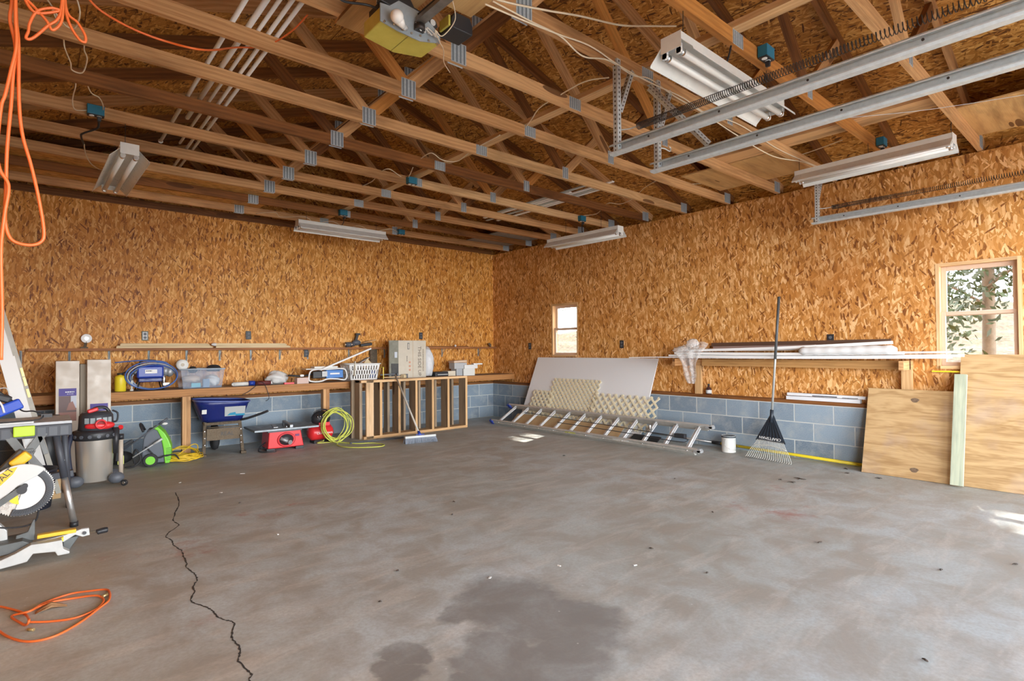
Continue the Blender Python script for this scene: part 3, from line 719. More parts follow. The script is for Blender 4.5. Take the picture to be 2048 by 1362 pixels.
# garage door tracks, hangers, springs
HY = -5.96
def perf(b, a, c, w=.032, up=(0, 1, 0), t=.003, m=0):
    """perforated angle iron: two flanges with dark slots"""
    a = Vector(a); c = Vector(c); b.beam(a, c, t, w, up=up, m=m)
    X = (c-a).normalized(); U = Vector(up); S = U.cross(X).normalized(); U = X.cross(S)
    b.beam(a+U*(-w/2)+S*w/2, c+U*(-w/2)+S*w/2, w, t, up=up, m=m)
    L = (c-a).length; n = int(L/.028)
    for k in range(n):
        p = a+X*(L*(k+.5)/n); b.beam(p-X*.006, p+X*.006, t+.0014, .009, up=up, m=1)
        p2 = p+U*(-w/2)+S*w/2; b.beam(p2-X*.006, p2+X*.006, .009, t+.0014, up=up, m=1)
def track(lab, x, zt, hang, y1=YF+.15, spring=True, extra=False):
    t = thing('door_track', lab, 'garage door track', (x, HY, zt))
    b = MB()
    pf = [(-.026, -.034), (-.026, .034), (.016, .034), (.026, .024), (.026, .018), (.022, .018), (.022, .022), (.014, .030), (-.022, .030), (-.022, -.030), (.014, -.030), (.022, -.022), (.022, -.018), (.026, -.018), (.026, -.024), (.016, -.034)]
    b.prism(pf, (x, HY+.05, zt), (-1, 0, 0), (0, 0, 1), -(abs(y1-HY)+.05))
    b.build('rail', GALV, t, bev=0)
    b = MB()
    for k in range(7): b.cyl((x+.0205*0-.027, HY-.25-k*.45, zt), (x-.024, HY-.25-k*.45, zt), .006, 8)
    b.build('rivet', SPRING, t)
    b = MB(); perf(b, (x-.02*hang, HY, zt-.03), (x-.02*hang, HY, Zc+.04), .034)
    b.build('hanger_upright', [GALV, SPRING], t)
    b = MB(); perf(b, (x-.11, HY+.001, Zc+.028), (x+.22, HY+.001, Zc+.028), .034, up=(0, 0, 1)); b.build('hanger_top_angle', [GALV, SPRING], t)
    b = MB(); perf(b, (x+.01, HY+.004, zt+.25), (x+.14, HY+.004, Zc+.02), .03); b.build('hanger_brace', [GALV, SPRING], t)
    if spring:
        zs = zt+.12; ya = HY-.12; yb = YF+.5; n = 185; pts = []
        for k in range(n*8+1):
            a = 2*math.pi*k/8; f = k/(n*8); pts.append((x+.05+.021*math.cos(a), ya+(yb-ya)*(f*.45+f*f*.55), zs+.021*math.sin(a)))
        b = MB(); b.tube(pts, .0022, 4); b.build('extension_spring', SPRING, t)
        b = MB(); b.tube(cr([(x, HY, zs), (x+.04, HY-.06, zs), (x+.05, HY-.13, zs+.004)], 4), .004, 6); b.build('spring_hook', GALV, t)
    else:
        b = MB(); b.tube(cr([(x, HY, zt+.13), (x+.05, HY-.02, zt+.13), (x+.10, HY-.03, zt+.12), (x+.11, HY-.03, zt+.145), (x+.09, HY-.03, zt+.15)], 4), .004, 6); b.build('eye_bolt', GALV, t)
    return t
track('galvanised garage door track with coiled spring, the higher and longer of the middle pair', -3.80, 2.52, 1)
t2 = track('galvanised garage door track without a spring beside it, the lower of the middle pair', -3.36, 2.50, 1, spring=False)
b = MB(); perf(b, (-3.44, HY+.01, Zc-.02), (-3.22, HY-.30, 2.60), .05); b.build('diagonal_brace', [GALV, SPRING], t2)
track('galvanised garage door track with coiled spring close to the right wall', -.56, 2.54, 1)
cable('pull_wire', 'thin steel wire stretched under the right roof slope', 'wire', [P(1690, 236, z=3.0), P(1850, 220, z=3.0), P(2060, 188, z=3.0)], .002, GALV)

# door opener on its board
t = thing('mounting_board', 'bare plywood board fixed under the trusses carrying the door opener', 'board', (-5.1, -5.6, Zc-.02))
b = MB(); b.span((-5.37, -6.5, Zc-.020), (-5.10, -5.28, Zc-.001)); b.build('board_left', PLYA, t)
b = MB(); b.span((-5.09, -6.5, Zc-.020), (-4.84, -5.80, Zc-.001)); b.build('board_right', PLYA, t)
OX, OY, OZ = -5.185, -5.76, 2.832
t = thing('garage_door_opener', 'dusty yellow garage door opener motor with a white bulb under the trusses', 'garage door opener', (OX, OY, OZ))
b = MB(); b.prism([(-.165, 0), (.165, 0), (.165, .165), (.02, .215), (-.165, .18)], (OX, OY, OZ), (1, 0, 0), (0, 1, 0), .075); b.build('cover', YGREEN, t, bev=.006)
b = MB(); b.span((OX+.0, OY+.004, OZ-.001), (OX+.004, OY+.205, OZ+.004)); b.build('cover_seam', plain('seam_olive', (.30, .26, .05), .6), t)
b = MB(); b.span((OX-.15, OY+.01, OZ+.0755), (OX+.15, OY+.15, OZ+.12)); b.build('inner_housing', SPRING, t)
b = MB(); b.prism([(-.17, -.002), (-.17, .085), (-.12, .09), (-.07, .135), (.05, .125), (.09, .105), (.17, .055), (.172, .01), (.05, -.022), (-.08, -.016)], (OX, OY-.001, OZ), (1, 0, 0), (0, 0, 1), .006)
b.build('chassis_plate', plain('blue_grey_steel', (.40, .47, .52), .45, .4, grime=.3), t)
b = MB()
for k in range(7): b.cyl((OX-.15+.05*k, OY-.013, OZ+.0+.004*math.sin(k*2.)), (OX-.15+.05*k, OY-.006, OZ+.0+.004*math.sin(k*2.)), .006, 8)
b.build('screw', STEEL, t)
b = MB(); b.ball((-5.298, -5.825, 2.845), .032, nu=18, nv=12); b.cyl((-5.25, -5.80, 2.825), (-5.285, -5.818, 2.838), .014, 14, r2=.026); b.build('light_bulb', TUBEG, t)
b = MB(); b.cyl((-5.225, -5.78, 2.835), (-5.252, -5.80, 2.826), .013, 12); b.build('bulb_socket', LGREY, t)
OIL = plain('oily_steel', (.30, .27, .24), .4, .6, grime=.5)
b = MB(); b.beam((OX+.04, OY-.01, OZ+.075), (OX+.04, YF+.2, OZ+.06), .035, .025); b.beam((OX+.04, OY-.01, OZ+.062), (OX+.04, YF+.2, OZ+.045), .048, .005); b.build('drive_rail', OIL, t)
b = MB()
for dx in (.026, .054): b.tube([(OX+dx, OY-.03, OZ+.095), (OX+dx, YF+.2, OZ+.08)], .005, 6)
b.build('drive_chain', SPRING, t)
b = MB(); b.cyl((OX+.04, OY-.02, OZ+.02), (OX+.04, OY-.02, OZ+.05), .028, 16); b.build('sprocket', SPRING, t)
rg = random.Random(3)
b = MB()
for k in range(5):
    p = Vector((OX+.03+.022*k, OY-.012, OZ+.03))
    b.tube(cr([p, p+Vector((rg.uniform(-.03, .03), -.015, .02)), p+Vector((rg.uniform(-.03, .04), -.02, -.012)), p+Vector((rg.uniform(.0, .05), -.01, .0))], 5), .003, 5)
b.build('wiring', WHITE, t)
b = MB()
for dx in (-.13, .14): b.beam((OX+dx, OY+.08, OZ+.12), (OX+dx, OY+.08, Zc-.0205), .03, .003, up=(0, 1, 0))
b.build('hanger_strap', GALV, t)
b = MB(); b.prism([(-.17, .10), (-.15, .165), (.0, .17), (.02, .14), (.15, .12), (.16, .09), (.10, .07)], (OX, OY-.004, OZ), (1, 0, 0), (0, 0, 1), -.04); b.build('top_bracket', BLACK, t, bev=.004)
for dx, dz in ((-.13, .135), (.125, .10)):
    b = MB(); b.cyl((OX+dx, OY-.012, OZ+dz), (OX+dx, OY-.003, OZ+dz), .016, 14); b.build('grommet', LGREY, t)
t = thing('transformer_box', 'black electronics box with a brown edge on the board right of the opener', 'electrical box', (-4.90, -5.73, 2.93))
b = MB(); b.prism([(-.068, 0), (-.068, .05), (-.045, .088), (.05, .088), (.068, .05), (.068, 0)], (-4.895, -5.80, 2.935), (1, 0, 0), (0, 0, 1), -.13); b.build('case', BLACK, t, bev=.005)
b = MB(); b.span((-4.976, -5.79, 2.945), (-4.9632, -5.70, 3.0)); b.build('terminal_side', YGREEN, t, bev=.003)
cable('thin_wire', 'thin pale wires dangling between the opener and the black electronics box', 'wire', [P(905, 0, z=2.95), P(910, 40, z=2.92), P(885, 72, z=2.85), P(870, 60, z=2.85), P(880, 85, z=2.84), P(887, 100, z=2.86), P(888, 125, z=2.95), P(900, 145, z=3.0), P(890, 130, z=3.0)], .0025, ROMEX)
cable('black_cord', 'black power cord entering the yellow opener from the upper left', 'cord', [P(672, -10, y=-5.7), P(690, 3, y=-5.68), P(735, 10, y=-5.68), P(765, 22, y=-5.72)], .006, BLACK)

# orange cords hung from the trusses at the left
cz = lambda u, v, y=-6.0: P(u, v, y=y)
def ocord(lab, pts, r=.0047, n=10): return cable('extension_cord', lab, 'cord', pts, r, ORANGE, n)
ocord('long orange cord hanging in tall loops at the left edge', [cz(26, -90), cz(24, 0), cz(20, 40), cz(31, 95), cz(26, 150), cz(22, 210), cz(14, 300), cz(12, 380), cz(10, 440), cz(22, 478), cz(55, 490), cz(80, 485), cz(88, 465), cz(78, 400), cz(62, 330), cz(45, 270), cz(38, 200), cz(37, 90), cz(32, 30), cz(30, -90)], n=8)
ocord('orange cord strand running down the left edge past the white door', [cz(31, -90, -6.02), cz(31, 30, -6.02), cz(33, 90, -6.02), cz(22, 140, -6.02), cz(10, 190, -6.02), cz(2, 215, -6.02), cz(-6, 300, -6.02), cz(0, 340, -6.02), cz(17, 372, -6.02), cz(9, 430, -6.02), cz(2, 500, -6.02), cz(4, 620, -6.02), cz(2, 720, -6.02)], n=8)
ocord('orange cord in small open loops hanging at the top left', [cz(128, -60), cz(126, 10), cz(122, 45), cz(105, 60), cz(92, 40), cz(50, -5), cz(70, 25), cz(118, 22), cz(104, 16), cz(75, 22), cz(60, 45), cz(57, 62), cz(52, 76), cz(66, 76), cz(95, 52), cz(120, 28), cz(128, -60)], .0042, 8)
ocord('orange cord loop with a pinched end hanging beside the small loops', [cz(130, -60, -5.98), cz(131, 15, -5.98), cz(140, 50, -5.98), cz(158, 78, -5.98), cz(170, 84, -5.98), cz(170, 70, -5.98), cz(155, 45, -5.98), cz(133, 20, -5.98), cz(127, -60, -5.98)], .0042, 8)
ocord('orange cord swagging from truss to truss across the white pipes', [P(170, -12, y=-5.4), P(200, 20, y=-5.36), P(260, 55, y=-5.36), P(330, 82, y=-5.36), P(410, 100, y=-5.36), P(470, 95, z=3.045), P(530, 92, z=3.1), P(580, 65, z=3.12), P(615, 30, z=3.13)], .005)
# ------------------------------------------------------------------ bench along the back wall
BZ = .80; BY = -.60
t = thing('workbench', 'long wooden workbench built along the whole back wall on block wall and posts', 'workbench', (-3.47, -.3, 0))
b = MB(); b.span((XL+.01, BY+.038, BZ-.02), (-.002, -.002, BZ)); b.build('bench_top', BENCHT, t)
b = MB(); b.span((XL+.01, BY, BZ-.09), (-.002, BY+.038, BZ)); b.build('front_rail', wood('bench_rail_wood', (.56, .28, .10), (.36, .15, .05)), t)
b = MB(); b.span((XL+.01, -.10, BZ-.11), (-.002, -.062, BZ-.02)) ; b.build('back_ledger', PINED, t)
for x, n_ in ((-5.215, 2), (-3.50, 2)):
    for k in range(n_):
        b = MB(); b.span((x-.045+.045*k, BY+.003+.0, 0), (x-.002+.045*k, BY+.09, BZ-.09)); b.build('post', PINE, t)
# narrow shelf
SZ_ = 1.285
t = thing('wall_shelf', 'narrow reddish wooden shelf on metal brackets high along the back wall', 'shelf', (-3.5, -.06, SZ_))
b = MB(); b.span((XL+.3, -.13, SZ_-.018), (-.03, -.001, SZ_+.012)); b.build('shelf_board', REDW, t)
BRK = plain('dull_bracket_steel', (.30, .33, .33), .55, .4, grime=.3)
for x in (-6.71, -6.29, -5.92, -5.52, -5.11, -4.72, -4.33, -3.94, -3.54, -2.9, -2.29, -1.75, -1.17, -.37):
    b = MB(); b.span((x-.011, -.006, SZ_-.16), (x+.011, -.001, SZ_-.012)); b.span((x-.011, -.12, SZ_-.016), (x+.011, -.001, SZ_-.012))
    b.beam((x, -.004, SZ_-.14), (x, -.10, SZ_-.014), .004, .006, up=(1, 0, 0)); b.build('bracket', BRK, t)
ST = SZ_+.012
for k, (x0, x1, y, z, w_, h) in enumerate([(-5.86, -4.83, -.060, 0, .11, .022), (-5.82, -4.86, -.05, .0305, .085, .020), (-5.74, -4.80, -.10, .0, .0, 0),
        (-4.79, -3.83, -.060, 0, .11, .022), (-4.78, -3.87, -.045, .0305, .08, .022)]):
    if not w_: continue
    b = MB(); b.span((x0, y-w_/2, ST+z), (x1, y+w_/2, ST+z+h)); b.span((x0+.01, y-w_/2, ST+z+h), (x1-.02, y-w_/2+.012, ST+z+h+.008))
    lab = ['lower pale trim board at the left on the narrow shelf', 'upper pale trim board stacked at the left on the narrow shelf', '', 'lower pale trim board of the right pair on the narrow shelf', 'upper pale trim board of the right pair on the narrow shelf'][k]
    tag(b.build('trim_board', TRIMW), lab, 'board', 'pale trim boards on the narrow shelf')
q = P(455, 688, y=-.06)
b = MB(); b.ball((-4.80, -.07, ST+.045), .03, (1.3, 1, .7), nu=12, nv=8, fn=lambda p: 1+.3*math.sin(9*p.x)*math.cos(7*p.y))
tag(b.build('crumpled_paper', PAPER), 'small crumpled white scrap between the two pairs of trim boards', 'scrap')
t = thing('clip_lamp', 'small round lamp with a pale disc face standing on the narrow shelf', 'lamp', (-6.14, -.07, ST))
b = MB(); b.cyl((-6.14, -.09, ST+.115), (-6.14, -.075, ST+.115), .052, 24); b.build('lamp_disc', WHITE, t, bev=.003)
b = MB(); b.cyl((-6.14, -.094, ST+.115), (-6.14, -.09, ST+.115), .022, 18); b.build('lamp_center', TUBEG, t)
b = MB(); b.beam((-6.155, -.07, ST), (-6.142, -.075, ST+.08), .03, .02); b.box((-6.16, -.07, ST+.008), (.07, .05, .016)); b.build('clip_foot', MUD, t)
# black tool on the shelf
t = thing('cordless_tool', 'black and grey power tool lying on the narrow shelf above the laundry basket', 'tool', (-2.8, -.07, ST))
b = MB(); b.cyl((-2.98, -.07, ST+.042), (-2.84, -.07, ST+.048), .040, 14, r2=.034); b.ball((-2.80, -.065, ST+.075), .055, (1.3, .8, .8), nu=14, nv=9); b.build('tool_body', DGREY, t)
b = MB(); b.beam((-2.82, -.065, ST+.09), (-2.785, -.065, ST+.20), .045, .035); b.box((-2.78, -.065, ST+.205), (.07, .05, .03)); b.build('tool_handle', BLACK, t, bev=.004)
b = MB(); b.cyl((-2.995, -.07, ST+.042), (-2.98, -.07, ST+.042), .028, 14); b.cyl((-2.90, -.07, ST+.043), (-2.885, -.07, ST+.044), .041, 14); b.build('metal_ring', STEEL, t)
b = MB(); b.beam((-2.74, -.07, ST+.03), (-2.55, -.07, ST+.055), .06, .045); b.build('battery_base', BLACK, t, bev=.006)
b = MB(); b.beam((-2.70, -.075, ST+.075), (-2.49, -.075, ST+.115), .07, .012); tag(b.build('pale_board_piece', PINEL), 'short pale stick resting on the black power tool on the shelf', 'stick')
b = MB(); b.span((-1.9, -.05, ST), (-.62, -.02, ST+.016)); tag(b.build('dark_rod', PINED), 'thin dark stick lying on the right end of the narrow shelf', 'stick')
b = MB(); b.ball((-.93, -.07, ST+.022), .02, nu=10, nv=7); tag(b.build('round_stopper', PAPER), 'tiny pale knob standing on the narrow shelf near the corner', 'knob')
b = MB(); b.cyl((-.13, -.06, ST), (-.13, -.06, ST+.05), .022, 10); b.ball((-.15, -.06, ST+.05), .025, nu=10, nv=7); tag(b.build('small_bottle', MUD), 'small dark bottle at the corner end of the narrow shelf', 'bottle')

def outlet(lab, x=None, y=None, z=1.46, pale=False):
    back = y is None
    t = thing('power_outlet', lab, 'power outlet', (x, 0, z) if back else (0, y, z), 0 if back else R(-90), 'dark power outlets on the walls')
    b = MB(); b.box((0, -.004, 0), (.07, .007, .115)); b.build('cover_plate', BLACK if not pale else plain('greenish_plate', (.05, .09, .075), .5), t, local=True, bev=.002)
    if pale:
        b = MB(); b.box((0, -.009, 0), (.052, .003, .095)); b.build('inner_plate', LGREY, t, local=True)
    for q in (-.022, .022):
        b = MB(); b.cyl((0, -.013, q), (0, -.006, q), .0165, 14); b.build('socket', DGREY, t, local=True)
outlet('power outlet with pale grey face above the left trim boards', x=-5.56, z=1.45, pale=True)
outlet('dark power outlet above the right pair of trim boards', x=-4.36, z=1.47)
outlet('dark power outlet just below the narrow shelf', x=-3.56, z=1.215)
outlet('dark power outlet above the narrow shelf, right beside the big carton', x=-1.60, z=1.49)
outlet('dark power outlet on the right wall between the corner and the small window', y=-1.02, z=1.30)
outlet('dark power outlet on the right wall above the white leaning sheet', y=-3.03, z=1.31)
outlet('dark power outlet on the right wall above the stored white trims', y=-5.87, z=1.33)

# ------------------------------------------------------------------ things on the bench
def onb(u, v, y=-.45): return P(u, v, y=y)
t = thing('yellow_jug', 'yellow plastic jug with a black cap standing beside the long boxes on the bench', 'jug', (-5.85, -.42, BZ))
b = MB(); b.lathe([(.050, 0), (.056, .008), (.056, .15), (.053, .17), (.04, .18), (.022, .185), (.022, .19)], (-5.85, -.42, BZ), seg=20); b.build('jug_body', YELP, t)
b = MB(); b.cyl((-5.85, -.42, BZ+.19), (-5.85, -.42, BZ+.21), .03, 14); b.tube(cr([(-5.84, -.42, BZ+.2), (-5.78, -.43, BZ+.22), (-5.70, -.44, BZ+.19)], 5), .008, 6); b.build('jug_cap', BLACK, t)
t = thing('paint_sprayer', 'blue electric paint sprayer on a stand among its blue hoses', 'paint sprayer', (-5.56, -.36, BZ))
b = MB(); b.box((-5.56, -.36, BZ+.215), (.27, .18, .145)); b.build('motor_housing', BLUE, t, bev=.02)
b = MB(); b.box((-5.555, -.4515, BZ+.22), (.12, .002, .045)); q = b.build('label', WHITE, t)
print_rows('label_print', (-5.575, -.4528, BZ+.226), (1, 0, 0), (0, 0, 1), .06, .02, 1, INK, t, 3)
b = MB(); b.cyl((-5.43, -.36, BZ+.22), (-5.375, -.36, BZ+.22), .06, 20); b.ball((-5.355, -.36, BZ+.21), .062, (.8, 1, 1), nu=14, nv=10); b.build('pump_cap', ALUM, t)
b = MB(); b.box((-5.56, -.36, BZ+.12), (.24, .16, .05)); b.build('lower_housing', NAVY, t, bev=.01)
b = MB(); b.cyl((-5.42, -.40, BZ+.17), (-5.42, -.40, BZ+.05), .02, 12); b.box((-5.40, -.41, BZ+.065), (.07, .06, .03)); b.build('pump_valve', CHROME, t, bev=.003)
for sx in (-.11, .11):
    b = MB(); b.tube([(-5.56+sx, -.27, BZ+.1), (-5.56+sx*1.2, -.26, BZ+.006), (-5.56+sx*1.2, -.46, BZ+.006), (-5.56+sx, -.44, BZ+.1)], .008, 8); b.build('leg', BLACK, t)
b = MB(); b.tube(cr([(-5.66, -.36, BZ+.29), (-5.64, -.37, BZ+.345), (-5.5, -.37, BZ+.345), (-5.47, -.36, BZ+.29)], 5), .010, 8); b.build('handle', BLACK, t)
b = MB()
for k in range(4):
    a0 = .05*k; cx = -5.55+.012*k; rx = .26-.012*k; rz_ = .165-.01*k
    b.tube([(cx+rx*math.cos(a), -.47+.02*k+.02*math.sin(2*a+a0), BZ+.010+rz_+rz_*math.sin(a)*(.98)) for a in [2*math.pi*i/40+a0 for i in range(40)]], .0075, 8, closed=True, m=k % 2)
tag(b.build('hose_coil', [BLUEM, plain('grey_hose', (.42, .46, .50), .4)]), 'coil of blue and grey hose looped around the paint sprayer on the bench', 'hose')
b = MB(); b.tube(cr([(-5.9, -.40, BZ+.33), (-5.75, -.42, BZ+.345), (-5.6, -.43, BZ+.35), (-5.42, -.43, BZ+.33), (-5.35, -.43, BZ+.27)], 6), .007, 8)
tag(b.build('thin_hose', BLUEM), 'thin blue hose arching from the long boxes over the sprayer', 'hose')
t = thing('spray_gun', 'black spray gun leaning between the yellow jug and the sprayer', 'spray gun', (-5.76, -.4, BZ))
b = MB(); b.beam((-5.80, -.42, BZ+.16), (-5.66, -.44, BZ+.27), .02, .03); b.beam((-5.76, -.42, BZ+.18), (-5.74, -.42, BZ+.12), .02, .028); b.build('gun_body', BLACK, t, bev=.003)
b = MB(); b.cyl((-5.742, -.42, BZ+.0), (-5.74, -.42, BZ+.15), .010, 10); b.cyl((-5.742, -.42, BZ), (-5.742, -.42, BZ+.02), .018, 12); b.build('suction_tube', WHITE, t)

# tote with contents
tx0, tx1, ty0, ty1, th = -5.27, -4.79, -.56, -.22, .235
t = thing('storage_tote', 'clear plastic storage tote filled with bags and small packets on the bench', 'plastic tote', (-5.03, -.4, BZ))
b = MB(); k = .03
bt = [(tx0+k, ty0+k), (tx1-k, ty0+k), (tx1-k, ty1-k), (tx0+k, ty1-k)]; tp = [(tx0, ty0), (tx1, ty0), (tx1, ty1), (tx0, ty1)]
for i in range(4):
    j = (i+1) % 4; b.poly([(*bt[i], BZ+.003), (*bt[j], BZ+.003), (*tp[j], BZ+th), (*tp[i], BZ+th)])
b.poly([(*p, BZ+.003) for p in bt]); b.build('tote_shell', TOTEM, t)
b = MB(); b.tube([(tx0, ty0, BZ+th), (tx1, ty0, BZ+th), (tx1, ty1, BZ+th), (tx0, ty1, BZ+th)], .009, 6, closed=True); b.build('rim', plain('pale_blue_rim', (.50, .58, .68), .35), t)
def lump(name, lab, cat, c, r, sq, mat, f=.18, seed=1, group=None, parent=None, nu=26, nv=16):
    rg = random.Random(seed); ks = [(rg.uniform(3, 9), rg.uniform(3, 9), rg.uniform(3, 9), rg.uniform(0, 6)) for _ in range(5)]
    def fn(p): return 1+f*sum(math.sin(a*p.x+b_*p.y+c_*p.z+d) for a, b_, c_, d in ks)/3
    b = MB(); b.ball(c, r, sq, nu, nv, fn=fn)
    zb = c[2]-r*sq[2]*.82
    for v in b.v:
        if v.z < zb: v.z = zb
    o = b.build(name, mat, parent)
    if parent is None: tag(o, lab, cat, group)
    return o
lump('folded_rag', 'beige folded cloth inside the clear tote, left half', 'cloth', (-5.13, -.40, BZ+.112), .10, (1.0, .9, .50), plain('beige_cloth', (.66, .52, .40), .9), .12, 3)
lump('plastic_packet', 'white crinkled packet inside the clear tote, right half', 'bag', (-4.90, -.42, BZ+.085), .085, (.9, 1.1, .85), WHITE, .22, 4)
b = MB(); b.box((-5.10, -.50, BZ+.04), (.10, .035, .05)); tag(b.build('cyan_packet', plain('cyan_packet', (.12, .50, .60), .5)), 'small light blue packet at the bottom of the clear tote', 'packet')
b = MB(); b.box((-4.985, -.485, BZ+.06), (.07, .035, .10)); tag(b.build('grey_blue_packet', plain('greyblue', (.18, .28, .42), .5)), 'dark blue packet standing in the middle of the clear tote', 'packet')
lump('work_glove', 'black glove sticking out of the right end of the tote', 'glove', (-4.87, -.36, BZ+.235), .075, (1.1, .7, .62), BLACK, .25, 8)
lump('rubber_cap', 'small black object poking out of the tote near its middle', 'cap', (-5.10, -.33, BZ+.222), .05, (1, .8, .9), BLACK, .15, 9)
t = thing('paper_towel_roll', 'white paper towel roll lying on the left corner of the tote', 'paper roll', (-5.235, -.40, BZ+.19))
b = MB(); b.lathe([(.020, -.13), (.062, -.13), (.062, .13), (.020, .13), (.020, -.13)], (-5.235, -.40, BZ+.292), (.08, 1, 0), 26); b.build('paper', PAPER, t)
b = MB(); b.lathe([(.016, -.131), (.0202, -.131), (.0202, .131), (.016, .131)], (-5.235, -.40, BZ+.292), (.08, 1, 0), 20); b.build('core', CARD, t)

# caulk tube row
t = thing('caulk_gun', 'silver and dark red caulking gun lying on the front of the bench', 'caulking gun', (-4.45, -.47, BZ))
b = MB(); b.cyl((-4.68, -.50, BZ+.028), (-4.50, -.49, BZ+.030), .026, 14); b.cyl((-4.70, -.50, BZ+.028), (-4.68, -.50, BZ+.028), .012, 10, r2=.024); b.build('silver_tube', WENAM, t)
b = MB(); b.cyl((-4.49, -.49, BZ+.034), (-4.42, -.49, BZ+.034), .032, 16); b.build('blue_collar', BLUE, t)
b = MB(); b.cyl((-4.41, -.49, BZ+.030), (-4.22, -.485, BZ+.030), .028, 14); b.build('red_barrel', plain('dark_red', (.14, .03, .03), .4), t)
b = MB(); b.cyl((-4.225, -.485, BZ+.030), (-4.20, -.485, BZ+.030), .018, 12); b.build('white_tip', WHITE, t)
b = MB(); b.tube(cr([(-4.40, -.52, BZ+.05), (-4.42, -.61, BZ+.02), (-4.52, -.625, BZ-.06), (-4.60, -.62, BZ-.10)], 6), .004, 6); tag(b.build('black_cord', BLACK), 'thin black cord hanging over the bench edge toward the wheelbarrow, left strand', 'cord')
b = MB(); b.tube(cr([(-4.36, -.52, BZ+.05), (-4.33, -.61, BZ+.02), (-4.29, -.625, BZ-.10), (-4.28, -.62, BZ-.17), (-4.32, -.62, BZ-.2)], 6), .004, 6); tag(b.build('black_cord', BLACK), 'thin black cord hanging over the bench edge, right strand', 'cord')
lump('plastic_bag', 'crumpled white plastic bag on the bench right of the caulking gun', 'plastic bag', (-4.08, -.33, BZ+.075), .115, (1.15, .8, .8), plain('translucent_white', (.72, .72, .70), .35), .25, 12)
b = MB(); b.box((-3.99, -.52, BZ+.012), (.13, .04, .024)); tag(b.build('putty_knife', RED), 'small red handle lying in front of the white plastic bag', 'tool')
b = MB(); b.box((-3.81, -.50, BZ+.04), (.16, .10, .08), taper=.96); tag(b.build('small_carton', plain('pinkish_card', (.66, .50, .44), .8)), 'small pinkish box between the plastic bag and the tile cutter', 'box')
t = thing('tape_strap', 'black buckled strap lying on the small pinkish box', 'strap', (-3.8, -.46, BZ+.08))
b = MB(); b.tube(cr([(-3.98, -.46, BZ+.115), (-3.88, -.50, BZ+.105), (-3.80, -.50, BZ+.10), (-3.72, -.48, BZ+.11), (-3.64, -.44, BZ+.12)], 6), .013, 8); b.build('webbing', BLACK, t)
b = MB(); b.box((-3.81, -.505, BZ+.108), (.05, .03, .03)); b.build('buckle', STEEL, t, bev=.004)
# tile saw
t = thing('tile_saw', 'portable tile saw with a rounded white frame and blue side, lying on the bench', 'tile saw', (-3.45, -.44, BZ))
def ring(pts, r): 
    b = MB(); b.tube(cr(pts, 6, closed=True), r, 10, closed=True); return b
ring([(-3.72, -.53, BZ+.05), (-3.68, -.53, BZ+.175), (-3.45, -.53, BZ+.185), (-3.22, -.53, BZ+.185), (-3.17, -.53, BZ+.10), (-3.20, -.53, BZ+.03), (-3.33, -.53, BZ+.045), (-3.45, -.53, BZ+.05), (-3.55, -.53, BZ+.02), (-3.66, -.53, BZ+.02)], .011).build('tube_frame', WHITE, t)
b = MB(); b.box((-3.34, -.46, BZ+.115), (.25, .10, .115)); b.build('blue_side', plain('mid_blue', (.05, .20, .55), .4), t, bev=.008)
b = MB(); b.box((-3.56, -.45, BZ+.11), (.18, .10, .10)); b.build('black_motor', BLACK, t, bev=.01)
b = MB(); b.box((-3.49, -.512, BZ+.12), (.075, .004, .075)); b.cyl((-3.49, -.520, BZ+.12), (-3.49, -.513, BZ+.12), .014, 12); b.build('switch_plate', LGREY, t)
b = MB(); b.span((-3.75, -.50, BZ+.185), (-3.20, -.30, BZ+.20)); b.build('saw_table', WENAM, t, bev=.004)
b = MB(); b.box((-3.34, -.5115, BZ+.12), (.14, .002, .022)); b.build('maker_stripe', WHITE, t)
b = MB(); b.span((-3.62, -.47, BZ+.2), (-3.28, -.34, BZ+.225)); tag(b.build('paper_stack', PAPER), 'flat pale papers lying on top of the tile saw', 'papers')
# laundry basket
bx0, bx1, by0, by1, bh = -3.15, -2.67, -.58, -.24, .25
t = thing('laundry_basket', 'white plastic laundry basket with slotted sides, standing on the bench', 'laundry basket', (-2.87, -.4, BZ))
def wallgrid(b, A, B, C, D, nx, nz):
    """perforated wall between bottom edge A-B and top edge D-C: bars with staggered slots"""
    A, B, C, D = map(Vector, (A, B, C, D))
    def pt(u, v): return (A*(1-u)+B*u)*(1-v)+(D*(1-u)+C*u)*v
    Nn = (B-A).cross(D-A).normalized()*.0018
    def bar(u0, u1, v0, v1):
        p = [pt(u0, v0), pt(u1, v0), pt(u1, v1), pt(u0, v1)]
        b.poly([q+Nn for q in p]); b.poly([q-Nn for q in p][::-1])
        for i in range(4): b.poly([p[i]-Nn, p[(i+1) % 4]-Nn, p[(i+1) % 4]+Nn, p[i]+Nn])
    bar(0, 1, 0, .12); bar(0, 1, .88, 1)
    for r_ in range(nz):
        v0 = .12+.76*r_/nz; v1 = .12+.76*(r_+1)/nz
        if r_: bar(0, 1, v0-.02, v0+.02)
        for c_ in range(nx+1):
            u = (c_+(.0 if r_ % 2 else .5))/nx
            if c_ == nx and not r_ % 2: continue
            a = max(0, u-.28/nx); e = min(1, u+.28/nx); bar(a, e, v0, v1)
        bar(0, .04, v0, v1); bar(.96, 1, v0, v1)
b = MB(); k = .035
cb = [(bx0+k, by0+k), (bx1-k, by0+k), (bx1-k, by1-k), (bx0+k, by1-k)]; ct = [(bx0, by0), (bx1, by0), (bx1, by1), (bx0, by1)]
for i in range(4):
    j = (i+1) % 4
    wallgrid(b, (*cb[i], BZ+.004), (*cb[j], BZ+.004), (*ct[j], BZ+bh), (*ct[i], BZ+bh), 11 if i % 2 == 0 else 7, 3)
